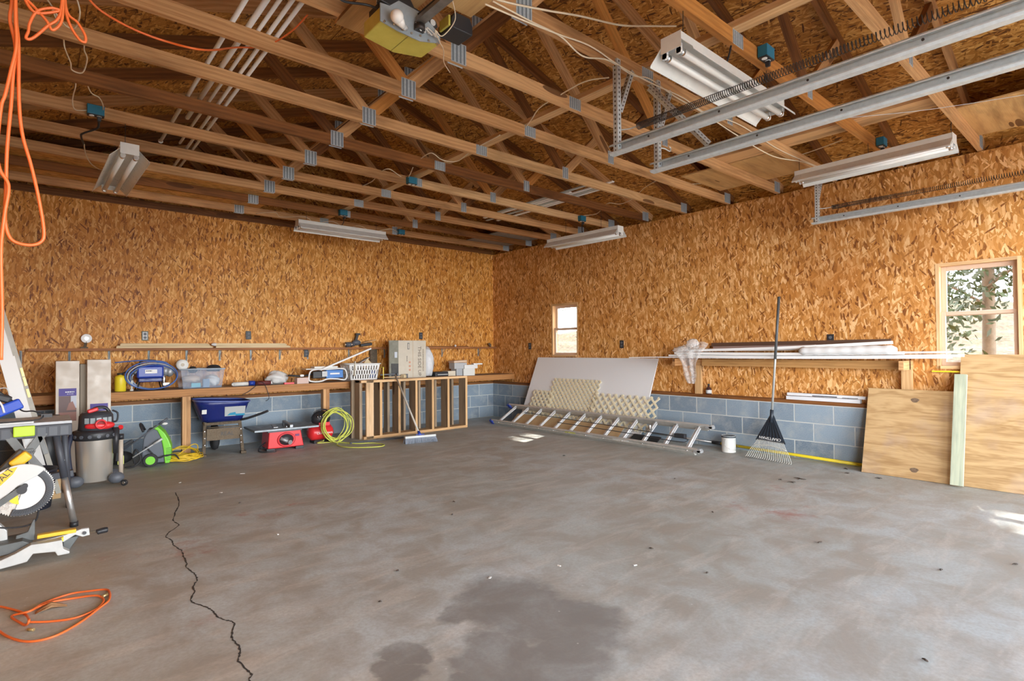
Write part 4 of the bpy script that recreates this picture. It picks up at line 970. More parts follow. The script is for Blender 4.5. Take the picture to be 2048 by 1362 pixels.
b.span((bx0+k, by0+k, BZ+.001), (bx1-k, by1-k, BZ+.005)); b.build('basket_body', WHITE, t)
b = MB(); b.tube([(bx0-.008, by0-.008, BZ+bh), (bx1+.008, by0-.008, BZ+bh), (bx1+.008, by1+.008, BZ+bh), (bx0-.008, by1+.008, BZ+bh)], .010, 6, closed=True); b.build('rim', WHITE, t)
lump('dark_clutter', 'dark tangled contents filling the laundry basket', 'clutter', (-2.88, -.40, BZ+.10), .17, (1.05, .62, .5), MUD, .2, 21)
lump('blue_rag', 'blue cloth inside the laundry basket behind its slots', 'cloth', (-2.74, -.47, BZ+.09), .07, (.9, .5, .9), BLUEM, .2, 22)
b = MB(); b.beam((-3.18, -.30, BZ+.10), (-2.72, -.30, BZ+.34), .10, .010, up=(0, 0, 1)) ; tag(b.build('newspaper', plain('newsprint', (.46, .48, .50), .8, grime=.7, scale=60)), 'folded grey newspaper propped in the laundry basket', 'newspaper')
b = MB(); b.beam(P(640, 740, y=-.5)+Vector((0, 0, .0)), P(741, 697, y=-.42), .045, .022, up=(0, 0, 1)); tag(b.build('white_trim_strip', VINYL), 'long white trim strip slanting up over the laundry basket', 'strip')
b = MB(); b.beam((-3.08, -.588, BZ+.075), (-3.075, -.59, BZ+.29), .05, .010, up=(1, 0, 0)); tag(b.build('paint_stick', plain('ivory', (.74, .68, .54), .6)), 'ivory stirring stick hanging over the front of the laundry basket', 'stick')
b = MB(); b.prism([(0, 0), (.16, 0), (.07, .09)], (-2.84, -.36, BZ+.235), (1, 0, 0), (0, 0, 1), .01); tag(b.build('wood_offcut', TRIMW), 'pale triangular wood offcut sticking out of the basket', 'offcut')
b = MB(); b.beam((-2.62, -.60, BZ+.01), (-2.615, -.59, BZ+.19), .012, .012); b.beam((-2.615, -.59, BZ+.19), (-2.615, -.50, BZ+.19), .012, .012); tag(b.build('hooked_tool', YELP), 'thin yellow hooked handle at the right side of the basket', 'tool')
# shaded panel behind carton, its shade put into a dark colour
b = MB(); b.span((-2.56, -.05, BZ+.002), (-2.44, -.02, SZ_-.02)); tag(b.build('shaded_strip', MUD), 'upright board coloured as in shade between the basket and the big carton, against the wall', 'board')
# clamp & dowel
t = thing('bar_clamp', 'wooden bar clamp with a round knob lying on the bench in front of the carton', 'clamp', (-2.4, -.52, BZ))
b = MB(); b.beam((-2.60, -.545, BZ+.035), (-2.30, -.535, BZ+.035), .02, .016); b.build('bar', PINEL, t)
b = MB(); b.cyl((-2.29, -.58, BZ+.04), (-2.23, -.56, BZ+.04), .035, 16); b.build('knob', TRIMW, t)
b = MB(); b.box((-2.35, -.52, BZ+.045), (.02, .05, .09)); b.box((-2.18, -.5, BZ+.04), (.05, .04, .07)); b.beam((-2.62, -.50, BZ+.075), (-2.15, -.49, BZ+.08), .012, .02); b.build('clamp_jaw', DGREY, t)
# big carton
cx0, cx1, cz1 = -2.31, -1.81, BZ+.66
t = thing('big_carton', 'tall open cardboard carton with printed lettering standing on the bench', 'carton', (-2.1, -.33, BZ))
b = MB(); b.span((cx0, -.50, BZ), (cx1, -.16, BZ+.60)); b.build('carton_body', CARD, t, bev=.003)
b = MB(); b.prism([(0, 0), (.14, .0), (.14, .6), (0, .6)], (cx0-.002, -.50, BZ), (-.86, .5, 0), (0, 0, 1), .004); o = b.build('open_flap', plain('printed_flap', (.30, .30, .24), .7, grime=.5, scale=12), t)
b = MB(); b.prism([(.02, .33), (.06, .33), (.06, .42), (.02, .42)], (cx0-.002, -.506, BZ), (-.86, .5, 0), (0, 0, 1), .002); b.build('flap_label', plain('pale_label', (.62, .68, .76), .5), t)
b = MB(); b.prism([(.0, .02), (.11, .02), (.11, .24), (.0, .24)], (cx0-.004, -.506, BZ), (-.86, .5, 0), (0, 0, 1), .002); b.build('flap_print', plain('dark_print', (.07, .07, .07), .6, grime=.3), t)
b = MB(); b.span((cx0+.255, -.5025, BZ), (cx0+.259, -.50, BZ+.6)); b.build('carton_seam', BROWNC, t)
b = MB(); b.span((cx0+.16, -.5025, BZ+.46), (cx0+.195, -.50, BZ+.56)); b.build('print_box', DGREY, t)
b = MB(); b.span((cx0+.167, -.5035, BZ+.47), (cx0+.188, -.502, BZ+.55)); b.build('print_box_inner', CARD, t)
text_part('lettering', 'THIS SIDE UP', (cx0+.375, -.5025, BZ+.27), (0, 0, -1), (1, 0, 0), .082, plain('faded_ink', (.16, .13, .10), .8), t)
print_rows('small_print', (cx0+.445, -.5028, BZ+.28), (0, 0, -1), (1, 0, 0), .36, .03, 1, plain('brown_ink', (.30, .24, .17), .8), t, 5)
print_rows('small_print', (cx0+.15, -.5028, BZ+.31), (0, 0, -1), (1, 0, 0), .09, .016, 1, INK, t, 6)
for k in range(3):
    b = MB(); b.span((cx0+.185, -.5025, BZ+.12+.06*k), (cx0+.215, -.50, BZ+.15+.06*k)); b.build('handling_mark', plain('orange_mark%d' % k, (.60, .30, .20), .8), t)
# seed bag, case, boxes
lump('white_sack', 'white printed sack slumped against the right side of the carton', 'sack', (-1.71, -.36, BZ+.235), .20, (.52, .62, 1.30), plain('white_sack', (.74, .75, .77), .45, grime=.25, scale=9), .14, 33, nu=30, nv=22)
t = thing('black_case', 'shallow black plastic case on the bench right of the white sack', 'case', (-1.50, -.38, BZ))
b = MB(); b.box((-1.50, -.40, BZ+.042), (.255, .20, .084)); b.build('case_body', BLACK, t, bev=.012)
b = MB(); b.box((-1.49, -.503, BZ+.040), (.20, .004, .012)); b.build('case_edge', LGREY, t)
b = MB(); b.box((-1.285, -.38, BZ+.045), (.155, .17, .09)); tag(b.build('cream_carton', plain('cream_card', (.72, .64, .50), .8)), 'small cream box between the black case and the white boxes', 'box')
b = MB(); b.box((-1.11, -.36, BZ+.06), (.12, .16, .12)); tag(b.build('grey_carton', plain('greycard', (.42, .44, .46), .8)), 'grey box at the bottom left of the box pile near the corner', 'box')
b = MB(); b.box((-.915, -.36, BZ+.06), (.24, .20, .12)); tag(b.build('white_carton', plain('wcard', (.74, .74, .70), .8)), 'white box at the bottom of the pile near the corner', 'box')
t = thing('open_carton', 'grey open box with a tan lid on top of the box pile', 'box', (-1.06, -.33, BZ+.12))
b = MB(); b.box((-1.06, -.33, BZ+.171), (.26, .16, .10)); b.build('box_base', plain('greycard2', (.48, .49, .50), .8), t)
b = MB(); b.beam((-1.20, -.33, BZ+.24), (-.93, -.33, BZ+.25), .17, .035); b.build('box_lid', plain('tancard', (.70, .52, .38), .8), t)
b = MB(); b.box((-.86, -.37, BZ+.152), (.26, .17, .062), R(-7)); tag(b.build('white_carton', plain('wcard2', (.78, .77, .74), .8)), 'flat white box lying on the pile, upper one', 'box')
b = MB(); b.box((-.72, -.42, BZ+.196), (.17, .10, .022), R(-12)); tag(b.build('white_carton', WHITE), 'small thin white box sticking out on top of the pile toward the corner', 'box')

# ------------------------------------------------------------------ below the bench
# pressure washer
t = thing('pressure_washer', 'green and grey pressure washer with black hose on the floor under the bench', 'pressure washer', (-5.55, -.9, 0), R(-12))
b = MB(); b.prism([(-.15, .03), (-.13, .30), (-.09, .40), (.0, .41), (.03, .36), (.07, .10), (.07, .03)], (0, -.10, 0), (1, 0, 0), (0, 0, 1), -.20); b.build('grey_body', plain('slate_plastic', (.12, .14, .17), .45), t, local=True, bev=.012)
prof = [(.07, .02), (.055, .18), (.035, .30), (.00, .385), (-.05, .415), (.0, .43), (.065, .36), (.105, .28), (.13, .20), (.13, .08), (.115, .02)]
b = MB(); b.prism(prof, (0, -.115, 0), (1, 0, 0), (0, 0, 1), -.23); b.build('green_shell', GREEN, t, local=True, bev=.01)
b = MB()
for k in range(8): b.box((.105, -.117, .06+.018*k), (.045, .004, .006), Matrix.Rotation(-.1, 3, 'Y'))
b.build('vent_slots', plain('dark_green', (.08, .25, .02), .5), t, local=True)
for yq in (-.135, .125):
    b = MB(); b.cyl((-.06, yq-.022, .072), (-.06, yq+.022, .072), .07, 24); w_ = b.build('wheel', RUBBER, t, local=True, bev=.008)
    b = MB(); b.cyl((-.06, yq-.026, .072), (-.06, yq-.021, .072), .045, 20)
    b.build('hubcap', GREEN, w_, local=True)
b = MB(); b.tube(cr([(-.13, -.09, .38), (-.16, -.05, .45), (-.16, .05, .45), (-.13, .09, .38)], 5), .012, 8); b.build('carry_handle', BLACK, t, local=True)
b = MB(); b.cyl((-.05, -.16, .06), (-.05, -.16, .06), .001); b.tube(cr([(-.20, -.14, .0+.05), (-.22, -.1, .12), (-.19, -.15, .2), (-.15, -.14, .1), (-.2, -.17, .03), (-.28, -.14, .02), (-.24, -.08, .012)], 8), .010, 8); b.tube(cr([(-.1, -.14, .22), (.0, -.15, .10), (.08, -.15, .11), (.16, -.12, .11), (.2, -.05, .05), (.22, 0, .012)], 8), .008, 8); b.build('black_hose', RUBBER, t, local=True)
for a, c, mm in (((-.30, -.16, .21), (.10, -.17, .52), DGREY), ((-.22, -.15, .12), (.05, -.16, .30), LGREY)):
    b = MB(); b.cyl(a, c, .007, 10)
    d = (Vector(c)-Vector(a)).normalized(); b.cyl(Vector(c)-d*.10, Vector(c), .012, 12); b.build('lance', mm, t, local=True)
b = MB(); b.beam((-.42, -.12, .18), (-.22, -.12, .30), .03, .035); b.beam((-.35, -.12, .2), (-.36, -.12, .09), .02, .03); b.build('spray_gun', BLACK, t, local=True, bev=.005)
b = MB(); b.ball((.07, -.14, .46), .018, (1.6, 1, .8), nu=12, nv=8); b.build('nozzle_bottle', WHITE, t, local=True)
b = MB(); b.box((-6.0+.11, -.88, .09), (.055, .05, .09)); tag(b.build('yellow_hose_nozzle', YELH), 'small yellow fitting on the floor between the vacuum and the pressure washer', 'fitting')
b = MB(); b.ball((-5.88, -.62, .075), .085, (1.6, 1, .85), nu=16, nv=10); tag(b.build('black_bag', RUBBER), 'dark bag on the floor under the bench left of the pressure washer', 'bag')
# yellow cord coil
rg = random.Random(5); b = MB()
for k in range(15):
    rx = rg.uniform(.13, .20); ry = rg.uniform(.10, .17); cx = -5.30+rg.uniform(-.03, .03); cy = -.86+rg.uniform(-.03, .03); z = .007+.0075*k*.55; tl = rg.uniform(-.12, .12)
    b.tube([(cx+rx*math.cos(a), cy+ry*math.sin(a), max(.006, z+tl*rx*math.cos(a)*.5+.015*abs(math.sin(2*a+k))) + (.03 if k > 11 else 0)*max(0, math.sin(a))*2) for a in [2*math.pi*i/26 for i in range(26)]], .0055, 6, closed=True)
b.tube(cr([(-5.42, -.85, .03), (-5.30, -.80, .09), (-5.18, -.72, .15), (-5.12, -.70, .13), (-5.14, -.78, .05)], 7), .006, 6)
tag(b.build('extension_cord', plain('golden_cable', (.75, .50, .03), .45)), 'coiled yellow extension cord on the floor in front of the bench post', 'cord')

# wheelbarrow
t = thing('wheelbarrow', 'blue wheelbarrow with muddy metal legs parked under the bench, seen from behind', 'wheelbarrow', (-4.84, -.6, 0), R(-5))
def tray(u, v):
    pass
b = MB(); nz = 6; seg = 28
def tr(a, h):
    th = 2*math.pi*a; kx, ky = .225+.085*h, .19+.09*h
    c_, s_ = math.cos(th), math.sin(th); p = 4.
    r_ = (abs(c_)**p+abs(s_)**p)**(-1/p)
    return (r_*c_*kx, r_*s_*ky+.03, .40+.245*h-(.02*math.cos(th) if h > .9 else 0))
b.grid(lambda a, h: tr(a, h), 40, nz); b.poly([tr(i/40, 0) for i in range(40)])
b.build('tray', NAVY, t, local=True, solid=.006)
b = MB(); b.tube([tr(i/40, 1.0) for i in range(40)], .011, 8, closed=True); b.build('tray_rim', plain('rim_blue', (.10, .14, .38), .35), t, local=True)
b = MB(); b.prism([(-.02, 0), (.20, 0), (.205, .125), (-.025, .125)], (.03, -.192, .462), (1, 0, 0), (0, -.34, .94), .002); lb = b.build('printed_label', plain('label_grey', (.48, .50, .50), .5), t, local=True)
b = MB(); b.prism([(0, .01), (.10, .01), (.09, .05), (.03, .04)], (.035, -.1955, .462), (1, 0, 0), (0, -.34, .94), .001); b.prism([(.10, 0), (.20, 0), (.20, .026), (.10, .026)], (.03, -.1955, .462), (1, 0, 0), (0, -.34, .94), .001); b.build('label_picture', plain('cyan_print', (.04, .30, .48), .5), lb, local=True)
b = MB(); b.prism([(0, 0), (.05, 0), (.05, .055), (0, .055)], (-.235, -.197, .505), (1, 0, 0), (0, -.34, .94), .002); b.build('small_label', PAPER, t, local=True)
for s in (-1, 1):
    b = MB(); b.beam((s*.19, -.10, .40), (s*.20-.02*(s < 0), -.24, .03), .035, .03, up=(0, 1, 0)); b.box((s*.205-.02*(s < 0), -.245, .02), (.06, .09, .03)); 
    for q in (.30, .22, .14): b.cyl((s*.196-.012, -.262+.38*(q-.05)*.38, q), (s*.196-.012, -.25+.38*(q-.05)*.38, q), .010, 8, m=1)
    b.build('leg', [MUD, CHROME], t, local=True, bev=.003)
b = MB(); b.box((0, -.175, .25), (.36, .012, .14)); b.build('cross_panel', plain('muddy_panel', (.20, .15, .10), .8, .1, grime=.6, scale=60), t, local=True)
text_part('panel_lettering', 'REAL', tuple(WM[t.name] @ Vector((.04, -.183, .25))), tuple(WM[t.name].to_3x3() @ Vector((1, 0, 0))), (0, 0, 1), .065, BLACK, t)
b = MB(); b.tube([(-.17, -.12, .38), (.17, -.12, .38)], .012, 8); b.tube([(-.17, -.18, .335), (.17, -.18, .335)], .008, 8); b.box((0, -.05, .375), (.40, .20, .03)); b.build('undercarriage', MUD, t, local=True)
b = MB(); b.lathe([(.05, -.04), (.12, -.045), (.155, -.03), (.165, 0), (.155, .03), (.12, .045), (.05, .04)], (-.04, .25, .167), (1, 0, 0), 28); b.build('wheel', RUBBER, t, local=True)
b = MB()
b.tube(cr([(.14, -.02, .39), (.24, -.16, .41), (.40, -.26, .47), (.48, -.30, .505)], 5), .015, 8); b.build('handle', BLACK, t, local=True)
b = MB(); b.box((-.08, .12, .415), (.30, .22, .012)); tag(b.build('dirt_load', MUD, t, local=True), None, None)

# table saw
t = thing('table_saw', 'red table saw with a grey top on the floor beside the wheelbarrow', 'table saw', (-4.2, -.87, 0), R(-2))
b = MB(); b.prism([(-.20, .03), (-.185, .24), (.20, .24), (.24, .03)], (0, -.12, 0), (1, 0, 0), (0, 0, 1), -.30); b.build('red_body', RED, t, local=True, bev=.01)
b = MB(); b.span((-.38, -.22, .262), (.40, .30, .288)); b.build('saw_table', plain('grey_saw_top', (.25, .28, .30), .4, .5, grime=.3), t, local=True, bev=.004)
b = MB(); b.span((-.20, -.13, .235), (.21, .18, .262)); b.build('table_support', DGREY, t, local=True)
b = MB(); b.lathe([(.09, 0), (.088, -.012), (.07, -.014), (.068, .001)], (.02, -.121, .13), (0, 1, 0), 28)
for v in b.v: v.x = .02+(v.x-.02)*1.25
b.build('front_recess_rim', plain('red_rim', (.60, .03, .04), .35), t, local=True)
b = MB(); b.lathe([(.001, -.004), (.07, -.004), (.07, 0)], (.02, -.121, .13), (0, 1, 0), 24)
for v in b.v: v.x = .02+(v.x-.02)*1.25
b.build('front_opening', BLACK, t, local=True)
b = MB(); b.cyl((-.05, -.12, .15), (.05, -.14, .10), .022, 12); b.cyl((.05, -.145, .10), (.06, -.165, .095), .028, 14); b.build('crank', ALUM, t, local=True)
b = MB(); b.box((.155, -.124, .175), (.05, .006, .028)); b.build('switch', plain('violet_switch', (.16, .02, .12), .4), t, local=True, bev=.002)
for x in (-.17, .18):
    for y_ in (-.115, .15):
        b = MB(); b.box((x, y_, .018), (.10, .05, .036)); b.build('foot', BLACK, t, local=True, bev=.004)
b = MB(); b.beam((-.1, -.10, .292), (-.05, .20, .292), .05, .008); b.beam((.02, -.14, .295), (.10, .22, .295), .01, .014); b.beam((.06, -.2, .30), (.10, .26, .31), .035, .04); b.build('rip_fence', ALUM, t, local=True)
b = MB(); b.prism([(-.06, 0), (.05, 0), (.03, .05), (-.05, .04)], (.02, .0, .288), (.2, 1, 0), (0, 0, 1), .004); b.build('blade_guard', DGREY, t, local=True)
b = MB(); b.tube(cr([(-.20, .0, .10), (-.27, -.05, .06), (-.30, -.1, .015), (-.22, -.17, .010), (-.12, -.18, .010)], 6), .008, 6); b.build('power_cord', BLACK, t, local=True)

# compressor with hose
t = thing('air_compressor', 'small red air compressor with black motor, wrapped in yellow green hose', 'air compressor', (-3.56, -.55, 0))
b = MB(); b.lathe([(.001, -.17), (.06, -.165), (.10, -.13), (.105, 0), (.10, .13), (.06, .165), (.001, .17)], (-3.57, -.55, .14), (1, .1, 0), 28); b.build('tank', RED, t)
b = MB(); b.ball((-3.56, -.54, .32), .13, (1.0, .75, .82), nu=20, nv=12, fn=lambda p: 1+.05*math.sin(14*p.x)*math.cos(9*p.z)); b.build('motor_shroud', BLACK, t)
b = MB(); b.box((-3.55, -.645, .255), (.15, .012, .05)); b.build('control_panel', RED, t, bev=.004)
b = MB()
for k in range(5): b.tube([(-3.64+.035*k, -.635, .34), (-3.63+.035*k, -.63, .38)], .005, 6)
b.build('cooling_fin', CHROME, t)
for x in (-3.67, -3.46):
    b = MB(); b.box((x, -.55, .02), (.03, .16, .04)); b.build('foot', RUBBER, t, bev=.004)
text_part('maker_lettering', 'CRAFTSMAN', (-3.55, -.662, .135), (1, 0, 0), (0, .1, 1), .038, WHITE, t)
b = MB(); b.tube(cr([(-3.66, -.55, .40), (-3.6, -.56, .44), (-3.5, -.56, .44), (-3.45, -.55, .40)], 5), .009, 8); b.build('carry_handle', BLACK, t)
rg = random.Random(11); b = MB()
for k in range(9):
    a0 = rg.uniform(0, 6); rx = rg.uniform(.155, .21); rz_ = rg.uniform(.17, .215); cx = -3.50+rg.uniform(-.03, .04); y = -.86-.012*k; tl = rg.uniform(-.5, .5)
    b.tube([(cx+rx*math.cos(a+tl*.3)*(1+.10*math.sin(2*a+a0)), y+.04*math.sin(a+a0), .235+rz_*math.sin(a)*(1+.08*math.sin(3*a+a0))) for a in [2*math.pi*i/34 for i in range(34)]], .0062, 8, closed=True)
b.tube(cr([(-3.67, -.88, .38), (-3.60, -.90, .44), (-3.47, -.88, .47), (-3.37, -.86, .42), (-3.35, -.86, .34)], 6), .0062, 8)
pts = [(-3.68, -.94, .05)]+[P(u, v, z=.008) for u, v in [(635, 886), (670, 884), (710, 887), (745, 886), (768, 889), (760, 893), (720, 895), (690, 894), (675, 890)]]+[(-3.50, -1.0, .03), (-3.42, -.98, .12)]
b.tube(cr(pts, 8), .0062, 8)
tag(b.build('air_hose', YELH), 'yellow green air hose coiled around the compressor with a loop on the floor', 'hose')

# the compressor sits in front of the bench post
t.location += Vector((-.07, -.17, 0))
# stud frame
t = thing('stud_frame', 'wooden frame of upright planks standing on the floor in front of the bench', 'wooden frame', (-2.25, -.85, 0))
fx0, fx1, fy, fz = -3.17, -1.32, -.95, .825
b = MB(); b.span((fx0+.06, fy, 0), (fx1, fy+.185, .036)); b.build('bottom_plate', PINEL, t)
b = MB(); b.span((fx0+.02, fy, fz-.032), (fx1, fy+.185, fz)); b.build('top_plate', PINEL, t)
STUD = wood('stud_shaded_side', (.42, .30, .19), (.27, .18, .11), knot=(.07, .03, .015))  # darker wood: shade on the stud sides is put into the colour
for x in [P(u, 820, y=fy).x for u in (762, 799, 833, 866, 897)]+[fx1-.019]:
    b = MB(); b.box((x, fy+.0925, fz/2), (.036, .183, fz-.074))
    b.build('stud', STUD, t)
    b = MB(); b.span((x-.0185, fy-.003, .036), (x+.0185, fy, fz-.033)); b.build('stud_lit_edge', PINEL, t)  # pale strip paints the lit look of each front edge
for x in [P(u, 820, y=fy+.22).x for u in (741, 776, 808, 838, 870, 904)]:
    b = MB(); b.box((x, fy+.26, fz/2), (.036, .12, fz-.06)); b.build('rear_stud', GREYW, t)
b = MB(); b.span((fx0+.13, fy+.20, fz-.05), (fx1, fy+.32, fz-.012)); b.build('rear_rail', GREYW, t)
b = MB(); b.span((fx0+.10, fy+.0, 0.001), (fx0+.21, fy+.035, fz)); tag(b.build('end_board', wood('fresh_board', (.80, .56, .34), (.62, .38, .19)), t), None, None)
b = MB(); b.span((fx0+.02, fy+.05, 0.001), (fx0+.06, fy+.20, fz)); b.build('end_board', GREYW, t)
b = MB(); b.span((fx0-.02, fy+.22, 0.001), (fx0+.10, fy+.26, fz)); b.build('end_board', GREYW, t)
b = MB(); q0 = P(700, 886, z=.015); q1 = P(870, 868, z=.015); b.beam(q0, q1, .022, .022); tag(b.build('black_bar', BLACK), 'long thin black bar lying on the floor along the wooden frame', 'bar')
# push broom
t = thing('push_broom', 'push broom leaning against the wooden frame with its grey bristles on the floor', 'broom', (-2.65, -1.62, 0))
A = P(808, 888, z=.0); B_ = P(872, 882, z=.0); d = (B_-A).normalized(); nrm = Vector((-d.y, d.x, 0)); L = (B_-A).length; c = (A+B_)/2
rot = Matrix((d, nrm, Vector((0, 0, 1)))).transposed()
b = MB(); b.box(c+Vector((0, 0, .085)), (L*.96, .06, .028), rot); b.build('broom_block', plain('pale_block', (.60, .62, .60), .6), t, bev=.004)
rg = random.Random(2); b = MB()
for k in range(100):
    for r_ in range(4):
        x = -L*.47+L*.94*k/99; y_ = -.022+.0147*r_; p = c+d*x+nrm*y_+Vector((0, 0, .074)); e = c+d*x*1.07+nrm*(y_*1.9-.01)+d*rg.uniform(-.006, .006)+Vector((0, 0, .002))
        b.tube([p, e], [.0035, .0028], 3, cap=False, m=(k+r_) % 2)
b.build('bristles', [plain('bristle_grey', (.30, .33, .37), .8), plain('bristle_blue', (.22, .26, .34), .8)], t)
hb = c+Vector((0, 0, .09)); he = Vector((-2.61, -.925, .90)); dd = (he-hb).normalized()
b = MB(); b.cyl(hb, hb+dd*1.10, .0125, 12); b.build('handle', plain('worn_handle', (.50, .46, .40), .6), t)
b = MB(); b.cyl(hb-dd*.005, hb+dd*.07, .02, 12); b.beam(hb+Vector((0, 0, .02))-d*.06, hb+Vector((0, 0, .02))+d*.06, .012, .008); b.build('handle_socket', BLUE, t)
# ------------------------------------------------------------------ left side
def longbox(lab, u0, u1, yf, d, top, label_v=None, mat=None, lean=.02, photo=False):
    x0 = P(u0, 800, y=yf).x; x1 = P(u1, 800, y=yf).x
    t = thing('long_carton', lab, 'box', ((x0+x1)/2, yf+d/2, 0), 0, 'long plank cartons standing against the bench')
    b = MB(); b.span((x0, yf, 0), (x1, yf+d, top)); b.build('carton_body', mat or LCARD, t, bev=.004)
    xc = (x0+x1)/2; w_ = (x1-x0)*.74
    if label_v:
        z1 = P((u0+u1)/2, label_v, y=yf).z
        b = MB(); b.span((xc-w_/2, yf-.002, z1-.075), (xc+w_/2, yf, z1)); lb = b.build('purple_label', PURPLE, t)
        print_rows('label_print', (xc+.02, yf-.0025, z1-.036), (1, 0, 0), (0, 0, 1), w_*.55, .018, 1, WHITE, t, 7)
        print_rows('label_print', (xc+.02, yf-.0025, z1-.056), (1, 0, 0), (0, 0, 1), w_*.35, .009, 1, WHITE, t, 8)
        if photo:
            b = MB(); b.span((xc-w_/2, yf-.0018, z1-.33), (xc+w_/2, yf, z1-.076)); b.build('picture_panel', plain('picture_dark', (.14, .085, .08), .5), t)
            b = MB(); b.span((xc-w_/2, yf-.003, z1-.33), (xc+w_/2, yf-.0018, z1-.24)); b.prism([(-.03, 0), (.05, 0), (.02, .09), (-.01, .07)], (xc+.02, yf-.003, z1-.22), (1, 0, 0), (0, 0, 1), .001); b.build('picture_detail', plain('picture_red', (.30, .14, .11), .5), t)
            b = MB(); b.span((xc+w_/2-.045, yf-.0032, z1-.2), (xc+w_/2, yf-.0018, z1-.076)); b.build('picture_window', plain('picture_pale', (.50, .52, .60), .5), t)
        else:
            b = MB(); b.span((xc-w_/2, yf-.0018, z1-.30), (xc+w_/2, yf, z1-.076)); b.build('white_panel', PAPER, t)
    return t
LCARD = plain('wrapped_carton', (.60, .52, .43), .38, grime=.1)
longbox('tall tan plank carton with a picture label, leftmost of the three', 111, 159, -.98, .34, 1.165, 777, photo=True)
longbox('narrow shade-toned plank carton set back between the two labelled cartons', 160, 174, -.90, .24, 1.13, None, plain('shaded_card', (.36, .30, .23), .7))  # shade between the neighbouring cartons is put into this darker card colour
longbox('tall tan plank carton wrapped in film, right beside the bench clutter', 174, 222, -1.0, .36, 1.175, 807)

# white jamb leaning on the left wall
t = thing('door_jamb', 'white painted door jamb board with brass hinges leaning to the left wall', 'door jamb', (-6.5, -2.0, 0))
A = Vector((-6.50, -2.0, 0.0)); B_ = Vector((-6.93, -2.0, 1.97)); d = (B_-A).normalized(); S = Vector((0, 1, 0)).cross(d).normalized()
b = MB(); b.beam(A+Vector((-.015, 0, .03)), B_-d*.02, .098, .02, up=(0, 1, 0)); b.build('jamb_face', WHITE, t)
b = MB(); off = Vector((.066, .01, .014)); b.beam(A+off+Vector((0, 0, .03)), B_+off*.6-d*.04, .035, .035, up=(0, 1, 0)); b.build('jamb_edge', plain('greyish_primed', (.50, .48, .42), .6, grime=.3), t)
for s_ in (.92, 1.02, 1.10):
    p = A+d*s_+Vector((.062, -.012, .016)); b = MB(); b.beam(p-d*.035, p+d*.035, .016, .012, up=(0, 1, 0)); b.build('hinge', plain('brass%.2f' % s_, (.70, .46, .14), .35, .8), t)

# folding work stand
WX0, WX1, WY0, WY1, WZ = -6.93, -6.39, -3.05, -2.55, .74
t = thing('work_stand', 'folding plastic work stand with a lime green clamp block at its front', 'work stand', (-6.66, -2.8, 0))
G1 = plain('stand_grey', (.19, .20, .20), .55, grime=.3); G2 = plain('stand_dark', (.055, .06, .075), .5)
b = MB(); b.span((WX0, WY0, WZ-.085), (WX1, WY0+.05, WZ)); b.span((WX0, WY1-.05, WZ-.085), (WX1, WY1, WZ)); b.span((WX1-.04, WY0+.05, WZ-.07), (WX1, WY1-.05, WZ-.01)); b.build('top_rail', G2, t, bev=.006)
b = MB()
for k in range(8): b.span((WX0+.04+.062*k, WY0-.003, WZ-.075), (WX0+.085+.062*k, WY0, WZ-.015))
b.build('rail_rib', DGREY, t)
b = MB(); b.span((P(26, 860, y=WY0-.03).x, WY0-.035, WZ-.065), (P(70, 860, y=WY0-.03).x, WY0+.0, WZ+.006)); b.build('lime_clamp', LIME, t, bev=.007)
def st(u, v, dy=0): return P(u, v, y=WY0+.01+dy)
for (a, c, w_) in (((12, 866), (44, 905), .05), ((88, 864), (56, 905), .05), ((45, 912), (12, 962), .045), ((58, 912), (98, 958), .045), ((78, 868), (92, 908), .03)):
    b = MB(); b.beam(st(*a), st(*c), .02, w_, up=(0, 1, 0)) if False else b.beam(st(*a), st(*c), w_, .022, up=(0, 1, 0)); b.build('brace_arm', G1, t, bev=.004)
b = MB(); b.beam(st(32, 908, -.015), st(68, 904, -.015), .05, .02, up=(0, 1, 0)); b.build('brace_hub', G1, t, bev=.006)
b = MB(); b.beam(st(55, 866, .02), st(55, 893, .02), .03, .02, up=(0, 1, 0)); b.build('center_strut', LGREY, t)
text_part('hub_lettering', 'Centroy', tuple(st(50, 905, -.032)), (1, 0, .06), (0, 0, 1), .034, BLACK, t)
for (u0, v0, u1, v1) in ((111, 864, 129, 955),):
    b = MB(); b.cyl(P(u0, v0, y=-3.02), P(u1, v1, y=-3.04), .023, 14); lg = b.build('leg_upper', G2, t)
    b = MB()
    for k in range(3):
        q = P(118+4*k, 897+12*k, y=-3.046); b.cyl(q, q+Vector((0, .006, 0)), .010, 10)
    b.build('leg_button', LGREY, lg)
    b = MB(); b.cyl(P(127, 948, y=-3.03), P(148, 1047, z=.02), .021, 16); b.build('leg_lower', ALU, t)
    q = P(148, 1047, z=.02); b = MB(); b.cyl(q+Vector((0, 0, -.02)), q+Vector((0, 0, .015)), .025, 14); b.build('leg_foot', BLACK, t)
b = MB(); b.cyl((-6.90, -3.02, WZ-.08), (-6.925, -3.05, 0), .021, 12); b.build('leg_lower', ALU, t)
b = MB(); b.cyl((-6.90, -2.58, WZ-.08), (-6.925, -2.45, 0), .021, 12); b.build('leg_lower', ALU, t)
b = MB(); b.cyl((-6.42, -2.58, WZ-.08), (-6.38, -2.42, 0), .021, 12); b.build('leg_lower', G2, t)
b = MB(); b.beam(P(92, 955, y=-2.45), P(147, 945, y=-2.45), .06, .05); b.build('lower_rail', G2, t, bev=.005)
b = MB(); b.span((WX0+.03, WY0+.03, WZ), (WX1+.0, WY1+.02, WZ+.018)); tag(b.build('grey_board', plain('painted_board', (.58, .60, .62), .6, grime=.25)), 'pale grey board lying across the top of the folding work stand', 'board')
